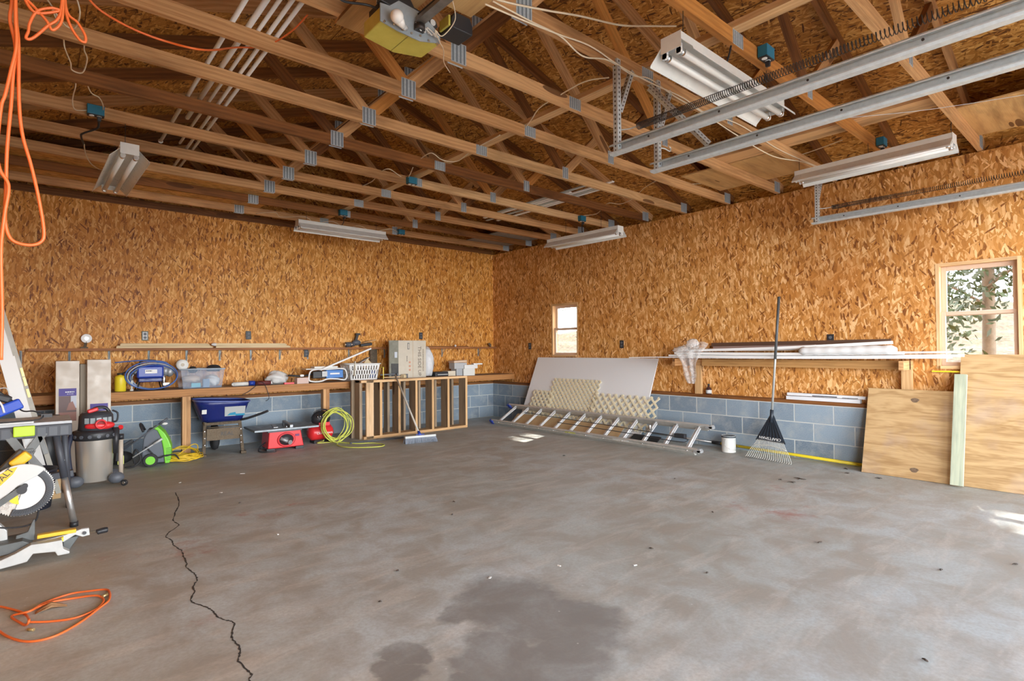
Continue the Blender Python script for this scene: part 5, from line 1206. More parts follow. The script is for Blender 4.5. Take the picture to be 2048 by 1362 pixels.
b = MB(); b.span((-6.87, WY0+.05, WZ+.0185), (-6.60, WY0+.22, WZ+.028)); tag(b.build('paper_manual', PAPER), 'white paper lying under the blue saw on the work stand', 'papers')
# blue circular saw
t = thing('circular_saw', 'blue circular saw with a black handle on the folding work stand', 'circular saw', (-6.82, -2.85, WZ+.02))
zb = WZ+.028
b = MB(); b.ball((-6.86, -2.88, zb+.115), .105, (.85, .6, .9), nu=20, nv=12); b.build('motor', BLUE, t)
b = MB(); b.beam((-6.84, -2.93, zb+.05), (-6.665, -2.93, zb+.13), .05, .075); b.build('blue_shoe', plain('bright_blue', (.02, .08, .55), .4), t, bev=.012)
for k in range(3):
    b = MB(); b.tube(cr([(-6.86+.03*k, -2.955, zb+.17), (-6.83+.03*k, -2.96, zb+.13), (-6.815+.03*k, -2.955, zb+.07)], 5), .007, 6); b.build('guard_rib', WHITE if k != 1 else BLACK, t)
b = MB(); b.beam((-6.90, -2.90, zb+.22), (-6.72, -2.90, zb+.15), .055, .05); b.beam((-6.80, -2.90, zb+.21), (-6.70, -2.90, zb+.11), .04, .04); b.build('handle', BLACK, t, bev=.012)
b = MB(); b.cyl((-6.90, -2.98, zb+.055), (-6.90, -2.90, zb+.055), .055, 20); b.build('blade_cap', BLACK, t, bev=.006)
b = MB(); b.tube(cr([(-6.72, -2.90, zb+.14), (-6.66, -2.95, zb+.075), (-6.60, -2.98, zb+.07), (-6.55, -3.0, zb+.04), (-6.58, -3.02, zb+.012), (-6.72, -3.03, zb+.008), (-6.85, -3.02, zb+.008)], 8), .005, 6)
b.box((-6.53, -2.99, zb+.035), (.06, .03, .025)); b.build('power_cord', BLACK, t)
b = MB(); b.tube(cr([(-6.93, -2.95, zb+.27), (-6.88, -2.93, zb+.30), (-6.86, -2.92, zb+.24), (-6.84, -2.92, zb+.22), (-6.75, -2.94, zb+.24), (-6.73, -2.94, zb+.19)], 6), .004, 6)
tag(b.build('grey_cord', LGREY), 'thin cord arching over the blue circular saw', 'cord')

# shop vacuum
VX, VY = -6.165, -1.66
t = thing('shop_vacuum', 'stainless steel wet and dry vacuum with a black and red head on casters', 'vacuum cleaner', (VX, VY, 0))
b = MB(); b.lathe([(.13, .055), (.135, .06), (.15, .45), (.155, .47)], (VX, VY, 0), seg=36); b.build('steel_drum', plain('polished_drum', (.80, .76, .69), .28, .7), t)
b = MB(); b.lathe([(.160, .44), (.172, .455), (.172, .50), (.165, .52), (.14, .53)], (VX, VY, 0), seg=32); b.build('black_rim', BLACK, t)
for k in range(7):
    a = R(-150+22*k); b = MB(); p = Vector((VX+.176*math.cos(a), VY+.176*math.sin(a), .478)); q = Vector((math.cos(a), math.sin(a), 0))
    b.lathe([(.013, -.003), (.019, 0), (.019, .006), (.013, .006)], p, (0, 0, 1), 14) if False else b.cyl(p-q*.004, p+q*.003, .016, 14); b.build('tool_socket', DGREY, t)
b = MB(); b.lathe([(.14, .52), (.135, .56), (.13, .66), (.11, .69), (.001, .70)], (VX+.01, VY, 0), seg=30); b.build('motor_head', plain('vac_head', (.045, .05, .06), .4), t)
b = MB()
for k in range(5):
    a = R(-125+20*k); p = Vector((VX+.01+.134*math.cos(a), VY+.134*math.sin(a), .62)); b.box(p, (.006, .036, .05), Matrix.Rotation(a, 3, 'Z'))
b.build('vent_window', plain('vent_grey', (.36, .42, .44), .4), t)
b = MB(); b.ball((VX+.03, VY-.10, .57), .10, (1.15, .45, .42), nu=20, nv=10); b.build('red_shroud', RED, t)
b = MB(); b.lathe([(.032, 0), (.045, 0), (.045, .075), (.032, .075), (.031, .01)], (VX+.035, VY-.10, .585), (0, -1, .05), 26); b.build('blower_port', RED, t)
b = MB(); b.cyl((VX+.035, VY-.13, .585), (VX+.035, VY-.14, .586), .031, 20); b.build('port_inside', plain('deep_red', (.20, .01, .01), .6), t)
b = MB(); b.beam((VX-.06, VY-.06, .70), (VX+.02, VY-.06, .725), .05, .035); b.build('red_latch', RED, t, bev=.01)
b = MB(); b.tube(cr([(VX-.03, VY, .68), (VX, VY, .725), (VX+.08, VY, .725), (VX+.12, VY, .66)], 6), .014, 8); b.tube(cr([(VX+.13, VY-.03, .70), (VX+.17, VY-.04, .67), (VX+.165, VY-.04, .60), (VX+.13, VY-.03, .59)], 6), .008, 8); b.build('top_handle', BLACK, t)
for (a, r1) in ((-145, .20), (-40, .22), (40, .2), (140, .2)):
    a = R(a); c = Vector((VX+r1*math.cos(a), VY+r1*math.sin(a), 0)); dd = Vector((math.cos(a), math.sin(a), 0))
    b = MB(); b.ball(c-dd*.02+Vector((0, 0, .075)), .062, (1.05, .8, .85), nu=16, nv=10); b.build('caster_fender', DGREY, t)
    b = MB(); q = c+dd*.055; sd = Vector((-dd.y, dd.x, 0)); b.cyl(q-sd*.012+Vector((0, 0, .028)), q+sd*.012+Vector((0, 0, .028)), .028, 18); w_ = b.build('caster_wheel', BLACK, t, bev=.003)
    b = MB(); b.cyl(q-sd*.014+Vector((0, 0, .028)), q+sd*.014+Vector((0, 0, .028)), .014, 14); b.build('wheel_hub', CHROME, w_)
b = MB(); b.tube(cr([(VX-.17, VY-.03, .50), (VX-.20, VY-.08, .38), (VX-.19, VY-.09, .22), (VX-.17, VY-.08, .10)], 6), .022, 10); b.build('side_hose', plain('navy_hose', (.02, .025, .05), .5), t)
b = MB(); b.cyl((VX+.195, VY-.06, .09), (VX+.195, VY-.06, .42), .019, 16); b.build('extension_wand', plain('beige_wand', (.56, .47, .38), .5), t)
b = MB(); b.cyl((VX+.195, VY-.06, .42), (VX+.195, VY-.06, .47), .024, 16); b.cyl((VX+.15, VY-.09, .30), (VX+.155, VY-.09, .54), .02, 14, r2=.028); b.build('wand_collar', BLACK, t)
b = MB(); b.cyl((VX+.19, VY-.08, .53), (VX+.19, VY-.10, .545), .02, 12); b.build('red_knob', RED, t)
# stuff behind and below the stand
t = thing('plastic_tub', 'dark plastic tub on the floor below the folding work stand', 'tub', (-6.62, -2.1, 0))
b = MB(); b.lathe([(.15, .0), (.19, .30), (.2, .31), (.19, .31), (.145, .01)], (-6.64, -2.25, 0), seg=30); b.build('tub_body', plain('tub_navy', (.03, .035, .055), .5), t)
b = MB(); b.span((-6.52, -2.0, 0), (-6.42, -1.72, .20)); tag(b.build('brown_box', BROWNC), 'small brown box on the floor between the stand and the vacuum', 'box')
b = MB(); b.span((-6.93, -2.02, .0), (-6.86, -1.9, .42)); tag(b.build('grey_panel', plain('grey_panel', (.45, .47, .48), .6)), 'pale grey panel behind the left leg of the work stand', 'panel')
b = MB(); b.cyl((-6.50, -1.36, 0), (-6.50, -1.36, .66), .09, 20); tag(b.build('black_bin', BLACK), 'tall black bin standing behind the stand beside the long cartons', 'bin')

# mitre saw on the floor
MY = -3.70
def ms(u, v, dy=0): return P(u, v, y=MY+dy)
t = thing('miter_saw', 'yellow and grey miter saw with its round blade guard raised, on the floor', 'miter saw', (-6.6, MY, 0))
MG = plain('cast_grey', (.55, .56, .55), .45, .2, grime=.2); MGD = plain('cast_dark', (.13, .14, .14), .5, .2, grime=.3)
DYEL = plain('tool_yellow', (.86, .52, .03), .4)
def outline(name, px, dy, th, mat, bev=.004):
    pts = [ms(u, v, dy) for u, v in px]; b = MB(); o = Vector((0, MY+dy, 0))
    b.prism([(p.x, max(p.z, .0)) for p in pts], o, (1, 0, 0), (0, 0, 1), -th); return b.build(name, mat, t, bev=bev)
outline('base_casting', [(-40, 1150), (-40, 1118), (0, 1122), (30, 1108), (62, 1090), (92, 1086), (124, 1080), (127, 1098), (140, 1103), (139, 1107), (115, 1112), (110, 1104), (66, 1108), (54, 1124), (30, 1131), (0, 1139)], -.13, .06, MG)
outline('table_top', [(-30, 1098), (45, 1082), (66, 1088), (30, 1106), (-30, 1120)], -.06, .20, MGD)
outline('slide_arm', [(70, 1085), (130, 1070), (163, 1058), (178, 1056), (180, 1070), (165, 1074), (150, 1070), (128, 1084), (75, 1094)], -.03, .035, MG)
outline('front_angle', [(126, 1080), (160, 1070), (135, 1106), (126, 1100)], .0, .05, MGD)
b = MB(); b.beam(ms(74, 1073, -.01), ms(152, 1060, -.01), .045, .022); b.build('yellow_rail', DYEL, t, bev=.003)
b = MB(); b.prism([(p.x, p.z) for p in (ms(100, 1083, -.06), ms(127, 1074, -.06), ms(127, 1082, -.06))], (0, MY-.06, 0), (1, 0, 0), (0, 0, 1), -.02); b.build('yellow_scale', YELP, t)
b = MB(); b.cyl(ms(169, 1066, -.04), ms(169, 1066, -.015), .011, 8); b.build('detent_knob', BLACK, t)
b = MB(); b.tube([ms(172, 1064), ms(196, 1064)], .005, 8); b.build('handle_rod', MUD, t)
b = MB(); b.tube(cr([ms(193, 1065), ms(198, 1063), ms(210, 1060), ms(216, 1059)], 3), [.012, .016, .018, .017, .018, .018, .018, .017, .017, .012], 12); b.build('lock_handle', BLACK, t)
outline('fence', [(66, 1040), (70, 1038), (70, 1080), (30, 1084), (32, 1072), (55, 1064)], .02, .02, MGD)
outline('hinge_arm', [(-30, 1040), (0, 1050), (14, 1062), (16, 1095), (-30, 1095)], .05, .06, MG)
bc = ms(44, 981); BR = .150
b = MB(); n = 72; pr_ = []
for k in range(n):
    a = 2*math.pi*k/n; pr_.append((BR*math.cos(a), BR*math.sin(a))); pr_.append(((BR+.005)*math.cos(a+.03), (BR+.005)*math.sin(a+.03))); pr_.append(((BR-.004)*math.cos(a+.045), (BR-.004)*math.sin(a+.045)))
b.prism(pr_, bc, (1, 0, 0), (0, 0, 1), -.003); b.build('blade', STEEL, t)
arc = lambda r, a0, a1, m=24: [(r*math.cos(R(a0+(a1-a0)*k/m)), r*math.sin(R(a0+(a1-a0)*k/m))) for k in range(m+1)]
b = MB(); b.prism(arc(BR-.004, 62, -112, 36)+arc(.108, -112, 62, 36), bc+Vector((0, -.012, 0)), (1, 0, 0), (0, 0, 1), .014); b.build('black_guard', plain('guard_black', (.05, .055, .065), .35), t, bev=.004)
b = MB()
for k in range(34):
    a = R(60-4.9*k); b.beam(bc+Vector((.112*math.cos(a), -.028, .112*math.sin(a))), bc+Vector((.132*math.cos(a-.1), -.028, .132*math.sin(a-.1))), .004, .003, up=(0, 1, 0))
b.build('guard_ribs', BLACK, t)
b = MB(); b.prism(arc(.110, 75, -105, 36)+[(-.03, -.105), (-.005, -.02), (-.02, .02), (.02, .10)], bc+Vector((0, -.014, 0)), (1, 0, 0), (0, 0, 1), .006); b.build('lower_guard_disc', plain('guard_white', (.66, .67, .66), .4), t, bev=.002)
b = MB(); b.prism(arc(BR+.012, 48, 150, 30)+[(-.32, -.02), (-.33, -.10), (-.17, -.10), (-.10, -.045), (-.02, .035), (.07, .085)], bc+Vector((0, -.020, 0)), (1, 0, 0), (0, 0, 1), .018); b.build('upper_guard', plain('guard_grey', (.60, .61, .60), .4), t, bev=.004)
b = MB(); b.prism([(-.02, .15), (-.055, .145), (-.12, .10), (-.17, .03), (-.19, -.02), (-.15, -.025), (-.10, .045), (-.04, .11)], bc+Vector((0, -.040, 0)), (1, 0, 0), (0, 0, 1), .004); b.build('yellow_badge', DYEL, t)
text_part('maker_lettering', 'DEWALT', tuple(bc+Vector((-.103, -.046, .075))), (.66, 0, .75), (-.75, 0, .66), .045, BLACK, t)
b = MB(); b.beam(bc+Vector((-.22, -.048, -.14)), bc+Vector((.015, -.048, .03)), .034, .008, up=(0, 1, 0)); b.build('link_arm', MGD, t, bev=.002)
b = MB(); b.cyl(bc+Vector((.0, -.056, .012)), bc+Vector((.0, -.02, .012)), .024, 16); b.cyl(bc+Vector((.014, -.054, .032)), bc+Vector((.014, -.03, .032)), .014, 12); b.build('arbor_bolt', BLACK, t)
b = MB(); b.prism(arc(.075, -135, -100, 8)+[(-.018, -.02), (-.06, -.03)], bc+Vector((0, -.026, 0)), (1, 0, 0), (0, 0, 1), .004); b.build('yellow_washer', YELP, t)
b = MB(); b.beam(ms(24, 932, .10), ms(58, 907, .10), .06, .08, up=(0, 1, 0)); b.build('motor_cover', DYEL, t, bev=.012)
b = MB(); b.beam(ms(10, 945, .16), ms(52, 905, .16), .08, .10, up=(0, 1, 0)); b.build('motor_body', MGD, t, bev=.01)
b = MB(); b.tube(cr([ms(78, 1010, .02), ms(72, 1040, .03), ms(50, 1052, .04), ms(10, 1056, .05), ms(-30, 1052, .05)], 6), .005, 6); b.build('cable', BLACK, t)

# orange cord and leaf on the floor
fl = lambda u, v, h=.006: P(u, v, z=h)
b = MB()
b.tube(cr([fl(-30, 1210), fl(0, 1213), fl(30, 1220), fl(50, 1228), fl(58, 1240, .03), fl(52, 1250), fl(40, 1245), fl(24, 1232), fl(60, 1222, .02), fl(90, 1205), fl(140, 1188), fl(180, 1182), fl(210, 1179), fl(219, 1184), fl(218, 1200), fl(200, 1215), fl(160, 1245), fl(110, 1272), fl(60, 1283), fl(20, 1275), fl(-10, 1255), fl(-30, 1235)], 10), .0052, 8)
b.tube(cr([fl(60, 1244, .012), fl(100, 1243), fl(150, 1236), fl(190, 1220), fl(206, 1205), fl(205, 1196), fl(190, 1191, .012), fl(150, 1196), fl(100, 1205, .012), fl(60, 1222)], 10), .0052, 8)
o = b.build('air_hose', ORANGE); tag(o, 'orange hose lying in an open loop on the floor at the lower left', 'hose')
b = MB(); q = fl(205, 1193, .012); b.cyl(q, q+Vector((.02, .015, 0)), .008, 8); q = fl(56, 1259, .008); b.cyl(q, q+Vector((.02, -.02, 0)), .007, 8); b.build('hose_fitting', plain('brass_fit', (.55, .42, .20), .4, .7), o)
LEAFM = plain('dry_leaf', (.45, .26, .13), .8); TWIG = plain('dark_twig', (.07, .055, .045), .9)
b = MB(); q = fl(100, 1218, .0)
b.grid(lambda a, c: (q.x-.055+.12*a, q.y-.03+.06*c*(1-abs(a-.5)), .002+.022*abs(c-.5)*2*(1-abs(2*a-1))), 8, 6); tag(b.build('dry_leaf', LEAFM, solid=.001), 'curled dry leaf on the floor inside the orange hose loop', 'leaf')
rg = random.Random(17)
LEAFLAB = ['largest dark leaf scrap, on the floor in front of the rake', 'curled leaf scrap beside the largest one in front of the rake', 'leaf scrap just left of the pair in front of the rake', 'upper of two leaf scraps between rake and plywood', 'lower of two leaf scraps between rake and plywood', 'dark leaf scrap in front of the smaller plywood panel', 'dark leaf scrap in the open floor right of the middle', 'dark leaf scrap near the centre of the right floor half', 'dark leaf scrap on the floor near the right edge of the picture', 'dark twig nearest the camera at the lower right', 'tiny dark scrap on the floor in front of the ladder', 'tiny dark scrap right of the floor crack, far back', 'dark scrap on the far middle floor, farther of two', 'dark scrap on the far middle floor, nearer of two', 'tiny dark scrap just left of the damp stain', 'tiny dark scrap behind the damp stain, left side', 'tiny dark scrap on the right floor half, in line with the plywood foot', 'dark scrap on the right floor between the middle and the sun patch', 'tiny dark scrap on the floor in front of the paint can', 'dark scrap at the far right below the sun patch']
WHITELAB = ['largest white scrap, a strip on the floor in front of the table saw', 'white scrap on the floor near the top of the crack', 'white scrap right of the top of the crack', 'white scrap on the floor behind the damp stain, left one', 'white scrap right of the middle of the floor', 'white scrap just above the damp stain', 'white scrap on the left middle floor']
spots = [(1600, 958, 30), (1583, 965, 22), (1560, 960, 12), (1692, 938, 14), (1694, 947, 12), (1757, 957, 16), (1302, 1098, 12), (1415, 1147, 10), (1883, 1141, 12), (1850, 1322, 14), (1128, 912, 8), (480, 1007, 8), (908, 1004, 12), (905, 1030, 10), (760, 1205, 8), (795, 1143, 8), (1425, 1025, 8), (1640, 1086, 16), (1350, 958, 7), (2030, 1130, 12)]
for i, (u, v, s) in enumerate(spots):
    q = fl(u, v, 0); L = s*(q-CAM).length/FPX*.7; a = rg.uniform(0, 3.1); d = Vector((math.cos(a), math.sin(a), 0)); k = Vector((-d.y, d.x, 0))
    b = MB(); b.tube(cr([q-d*L*.5+Vector((0, 0, .004)), q-d*L*.15+k*L*.12+Vector((0, 0, .007)), q+d*L*.2-k*L*.1+Vector((0, 0, .005)), q+d*L*.5+Vector((0, 0, .004))], 4), [.001, .003, .004, .004, .005, .004, .005, .004, .004, .003, .003, .002, .001], 5)
    if i < 6: b.tube([q+Vector((0, 0, .004)), q+k*L*.5+Vector((0, 0, .004))], [.004, .001], 5)
    tag(b.build('leaf_scrap', TWIG), LEAFLAB[i], 'leaf scrap', 'dark leaf scraps scattered on the floor')
for i, (u, v) in enumerate([(485, 947), (360, 965), (442, 985), (1118, 1131), (1270, 1130), (980, 1155), (555, 1068)]):
    q = fl(u, v, .002); b = MB(); b.box(q, (.045 if i == 0 else .022, .010, .003), rg.uniform(0, 3)); tag(b.build('paper_scrap', PAPER), WHITELAB[i], 'scrap', 'white scraps on the floor')
# crack in the slab
pts = [(352, 985), (360, 1003), (352, 1020), (347, 1040), (357, 1050), (336, 1067), (330, 1072), (345, 1082), (348, 1092), (362, 1100), (366, 1112), (372, 1120), (374, 1135), (382, 1142), (392, 1150), (395, 1160), (387, 1170), (389, 1182), (382, 1200), (388, 1207), (405, 1211), (418, 1217), (428, 1224), (437, 1235), (452, 1240), (466, 1243), (470, 1250), (464, 1268), (466, 1280), (478, 1292), (480, 1310), (476, 1322), (490, 1335), (504, 1348), (498, 1362), (505, 1375)]
b = MB(); prev = None; rg = random.Random(4); pp = []
for (u0, v0), (u1, v1) in zip(pts, pts[1:]):
    for k in range(4):
        f = k/4; q = P(u0+(u1-u0)*f+rg.uniform(-2, 2), v0+(v1-v0)*f, z=.0006); pp.append(q)
for i in range(len(pp)-1):
    w0 = .0035*(.25+abs(math.sin(i*1.7))+.8*(rg.random() > .7)); w1 = .0035*(.25+abs(math.sin((i+1)*1.7)))
    d = (pp[i+1]-pp[i]).normalized(); k = Vector((-d.y, d.x, 0))
    b.poly([pp[i]-k*w0, pp[i+1]-k*w1, pp[i+1]+k*w1, pp[i]+k*w0])
struct(b.build('floor_crack', plain('crack_dark', (.05, .045, .04), .95)))
# ------------------------------------------------------------------ right side
# storage rail with posts
t = thing('storage_rack', 'low wooden storage rack of two by fours along the right wall', 'rack', (-.15, -5.4, .652))
b = MB(); b.span((-.135, -6.62, 1.02), (-.10, -4.40, 1.105)); b.build('front_rail', wood('rack_rail', (.60, .34, .13), (.40, .20, .07)), t)
for y in (-4.12, -6.60):
    b = MB(); b.span((-.34, y-.02, 1.02), (-.002, y+.02, 1.108)); b.build('cross_arm', PINE, t)
for y in (-4.31, -6.58):
    b = MB(); b.span((-.078 if y > -5 else -.078, y-.045, .653), (-.04, y+.045, 1.02 if y < -5 else 1.02)); b.build('post', PINEL, t)
b = MB(); b.span((-.098, -6.55, 1.02), (-.06, -4.2, 1.10)); b.build('back_rail', PINE, t)
rows = [  # x, y0(front-left end), y1, z0, z1, w, h, label
    (-.30, -3.40, -6.98, 1.128, 1.135, .05, .012, 'longest white trim strip, its end sagging out over the white sheet'),
    (-.27, -4.02, -6.85, 1.142, 1.142, .06, .020, 'white trim strip at the bottom front of the stored bundle'),
    (-.21, -3.98, -7.05, 1.142, 1.15, .06, .022, 'white trim strip in the lower row of the bundle, second from the front'),
    (-.15, -4.05, -6.90, 1.142, 1.15, .05, .022, 'white trim strip in the lower row of the bundle, nearest the wall'),
    (-.25, -4.10, -6.6, 1.168, 1.172, .08, .028, 'white trim strip in the middle row of the bundle'),
    (-.17, -4.35, -7.02, 1.178, 1.185, .06, .018, 'white trim strip in the middle row, reaching in front of the window'),
    (-.23, -4.25, -6.50, 1.200, 1.272, .08, .030, 'wide white trim strip sloping up toward the window over the bundle'),
    (-.13, -4.45, -5.90, 1.214, 1.225, .05, .020, 'short white trim strip on top of the bundle near the wall'),
]
for (x, y0, y1, z0, z1, w_, h, lab) in rows:
    b = MB(); n = 14
    def f(a, s): 
        y = y0+(y1-y0)*a; z = z0+(z1-z0)*a-.012*math.sin(math.pi*a)
        if y > -4.1: z -= (y+4.1)**2*.03
        return y, z
    for k in range(n):
        (ya, za), (yb, zb_) = f(k/n, 0), f((k+1)/n, 0)
        b.beam((x, ya, za+h/2), (x, yb-.0005, zb_+h/2), w_, h)
    tag(b.build('white_trim', VINYL), lab, 'trim strip', 'white trims stored on the rack')
b = MB(); b.beam((-.06, -4.50, 1.285), (-.055, -6.45, 1.30), .02, .05); tag(b.build('dark_rod', plain('dark_brown_rod', (.10, .05, .03), .6)), 'dark brown bar lying behind the white trims against the wall', 'bar')
b = MB(); b.beam((-.10, -4.55, 1.25), (-.10, -5.75, 1.262), .04, .028); tag(b.build('brown_strip', plain('purplish_brown', (.30, .20, .17), .6)), 'short brown strip tucked on top of the white trims', 'strip')
# rolled film on trims
b = MB(); n = 22
b.tube([(-.27, -5.65-.9*k/n, 1.205+.012*k/n) for k in range(n+1)], [.03]+[.060+.004*math.sin(k*1.9) for k in range(1, n)]+[.03], 18)
for i, v in enumerate(b.v): v.z = 1.21+(v.z-1.21)*.75
tag(b.build('film_roll', plain('milky_film', (.76, .76, .76), .25)), 'roll of milky plastic film lying along the front of the white trims', 'film roll')
# draped film
def drape(a, c):
    w_ = .17*(1-.72*c**1.3)*(1+.18*math.sin(9*c)); y = -4.35-.03*c+w_*(2*a-1)*1.0
    z = 1.30-.50*c+.03*math.sin(6*a)*(1-c); x = -.345-.012-.008*math.sin(14*a+3*c)*(1-.5*c)-.02*math.sin(3.1*c)
    if c < .2: x += (.2-c)*.9
    return (x, y, z)
b = MB(); b.grid(drape, 30, 30); b.ball((-.22, -4.33, 1.29), .085, (.7, 1, .85), 18, 12, fn=lambda p: 1+.2*math.sin(9*p.x+5*p.z)*math.cos(8*p.y)); b.ball((-.25, -4.20, 1.22), .11, (.6, 1.2, .45), 18, 10, fn=lambda p: 1+.2*math.sin(9*p.x+5*p.z)*math.cos(8*p.y))
tag(b.build('plastic_film', FILM), 'crumpled clear plastic film draped over the left end of the white trims', 'plastic film')
# ledge items
t = thing('brown_bottle', 'small brown glass bottle with a pale label standing on the block ledge', 'bottle', (-.045, -4.44, .652))
b = MB(); b.lathe([(.032, 0), (.036, .006), (.036, .06), (.030, .078), (.013, .095), (.012, .115), (.001, .115)], (-.043, -4.44, .652), seg=20); b.build('glass_body', plain('brown_glass', (.05, .02, .02), .15), t)
b = MB(); b.cyl((-.043, -4.44, .766), (-.043, -4.44, .785), .014, 14); b.build('cap', BLACK, t)
b = MB(); b.lathe([(.0366, .012), (.0366, .055)], (-.043, -4.44, .652), seg=20); b.build('label', LGREY, t)
WC = plain('white_card', (.76, .77, .80), .6)
b = MB(); b.span((-.079, -6.17, .653), (-.03, -5.42, .692)); tag(b.build('flat_white_box', WC), 'long flat white box on the block ledge, lower one', 'box', 'flat white boxes on the ledge')
t = thing('flat_white_box', 'long flat white box with dark print on the ledge, upper one', 'box', (-.05, -5.85, .692), 0, 'flat white boxes on the ledge')
b = MB(); b.beam((-.050, -5.43, .715), (-.050, -6.22, .712), .055, .030); b.build('box_body', WC, t)
b = MB(); b.span((-.079, -5.95, .702), (-.0776, -5.70, .712)); b.span((-.078, -6.15, .70), (-.0776, -6.0, .706)); b.build('dark_print', INK, t)
print_rows('small_print', (-.052, -5.76, .7302), (0, -1, 0), (1, 0, 0), .34, .034, 2, INK, t, 9)

# white sheet leaning
t0, t1 = Vector((-.035, -1.29, 1.10)), Vector((-.035, -3.69, 1.10)); b0, b1 = Vector((-.50, -1.29, .0)), Vector((-.50, -3.69, .0))
b = MB(); up = (t0-b0).normalized(); b.prism([(0, 0), (2.42, 0), (2.42, 1.195), (0, 1.195)], b1, (0, 1, 0), up, -.012)
o = b.build('white_sheet', SHEET); tag(o, 'large white board sheet leaning against the right wall behind the ladder', 'sheet')
# lattice panels
def lattice(lab, y0, y1, z0, z1, dx, diag=.105, w_=.028, cut=None):
    """crossing strips at 45 degrees on the plane of the leaning sheet"""
    t = MB(); Lu = y0-y1; Lv = (z1-z0)/up.z
    o = Vector((0, y1, z0)); 
    base = b0+up*(z0/up.z); N = Vector((0, 1, 0)).cross(up)  # points away or toward the room
    if N.x > 0: N = -N
    org = Vector((base.x, y1, z0))+N*(.02+dx)
    def clip(p, d):
        """segment of line p+t*d inside the rectangle"""
        lo, hi = -9, 9
        for i, L in ((0, Lu), (1, Lv)):
            a, c = (0-p[i])/d[i], (L-p[i])/d[i]
            if a > c: a, c = c, a
            lo = max(lo, a); hi = min(hi, c)
        return (lo, hi) if hi-lo > .03 else None
    for s in (1, -1):
        k = -Lv*1.2 if s == 1 else 0
        while k < Lu+Lv*1.2:
            p = (k, 0); d = (.7071, .7071) if s == 1 else (-.7071, .7071)
            c = clip(p, d)
            if c:
                A = org+Vector((0, 1, 0))*(p[0]+d[0]*c[0])+up*(d[1]*c[0])+N*(.004*(s+1)); B = org+Vector((0, 1, 0))*(p[0]+d[0]*c[1])+up*(d[1]*c[1])+N*(.004*(s+1))
                t.beam(A, B, w_, .007, up=tuple(N))
            k += diag
    return tag(t.build('lattice_panel', CREAM), lab, 'lattice panel', 'cream lattice panels against the white sheet')
lattice('tallest cream lattice piece, middle of the three against the white sheet', -1.80, -2.80, .12, .76, .0, .085)
lattice('small cream lattice piece, leftmost against the white sheet', -1.45, -1.92, .12, .55, .024, .10)
lattice('long low cream lattice piece, its right end sticking past the white sheet', -2.75, -3.88, .12, .57, .024, .12)
# boards lying below ladder
b = MB(); b.span((-.62, -3.55, .0005), (-.14, -1.15, .012)) if False else b.prism([(0, 0), (2.2, 0), (2.2, .27), (0, .27)], (-.71, -3.45, .004), (0, 1, 0), (.27, 0, .23), .005)
tag(b.build('tan_board', plain('tan_board', (.66, .45, .24), .7, grime=.25, scale=5)), 'tan cardboard sheet lying behind the rungs of the ladder', 'cardboard')
b = MB(); b.prism([(0, 0), (.42, 0), (.42, .2), (0, .2)], (-.66, -4.02, .004), (0, 1, 0), (.27, 0, .15), .010)
tag(b.build('black_tray', BLACK), 'black tray behind the ladder near its right end', 'tray')

# extension ladder lying on its side
A0 = Vector((-.79, -.93, .052)); A1 = Vector((-.79, -4.72, .052)); C0 = Vector((-.52, -1.07, .30)); C1 = Vector((-.52, -4.72, .30))
t = thing('extension_ladder', 'long aluminium extension ladder lying tilted on the floor in front of the white sheet', 'ladder', (-.6, -2.8, 0))
dA = (A1-A0).normalized(); cr_ = (C0-A0); cr_.y = 0; wn = cr_.normalized(); nn = dA.cross(wn).normalized()
if nn.z < 0: nn = -nn
for nm, (p, q) in (('side_rail', (A0, A1)), ('side_rail', (C0, C1))):
    for off, ln in ((0, 0), (1, .12)):
        b = MB(); s = -nn*(.035*off)+(wn*(-.012*off) if p is A0 else wn*(.012*off))
        b.beam(p+s, q+s+Vector((0, ln*.4, 0)), .028, .075, up=tuple(nn)); b.build(nm, plain('rail_aluminium', (.62, .60, .56), .45, .4, grime=.25, scale=14) if 'rail_aluminium' not in bpy.data.materials else bpy.data.materials['rail_aluminium'], t, bev=.003)
rgn = 12; ALUR = plain('rung_aluminium', (.74, .75, .76), .45, .35, grime=.15, scale=20)
for k in range(rgn):
    f = (k+.55)/rgn; p = A0.lerp(A1, f); q = C0.lerp(C1, f)
    b = MB(); b.tube([p, q], .017, 10)
    for v in b.v: pass
    b.beam(p+wn*.03, q-wn*.03, .056, .016, up=tuple(nn)); b.build('rung', ALUR, t)
    b = MB(); b.cyl(p-wn*.020, p-wn*.012, .014, 10); b.build('rung_end', CHROME, t)
for p in (A0, C0):
    b = MB(); b.beam(p+Vector((0, .035, -.01)), p+Vector((0, -.04, -.01)), .05, .085, up=tuple(nn)); b.build('end_foot', BLUE if True else BLACK, t, bev=.008)
for p in (A1, C1):
    b = MB(); b.box(p+Vector((0, .0, 0)), (.06, .10, .03)); b.cyl(p+Vector((-.03, -.02, .01)), p+Vector((.03, -.02, .01)), .026, 12); b.build('end_shoe', ALUM, t, bev=.004)
for y, L, mm in ((-2.72, .20, YELH), (-3.08, .12, LGREY), (-3.62, .26, WHITE), (-2.35, .12, LGREY)):
    b = MB(); b.beam(A0+Vector((0, y+L/2-A0.y, 0))-wn*.0145, A0+Vector((0, y-L/2-A0.y, 0))-wn*.0145, .002, .05, up=tuple(nn)); b.build('rail_label', mm, t)
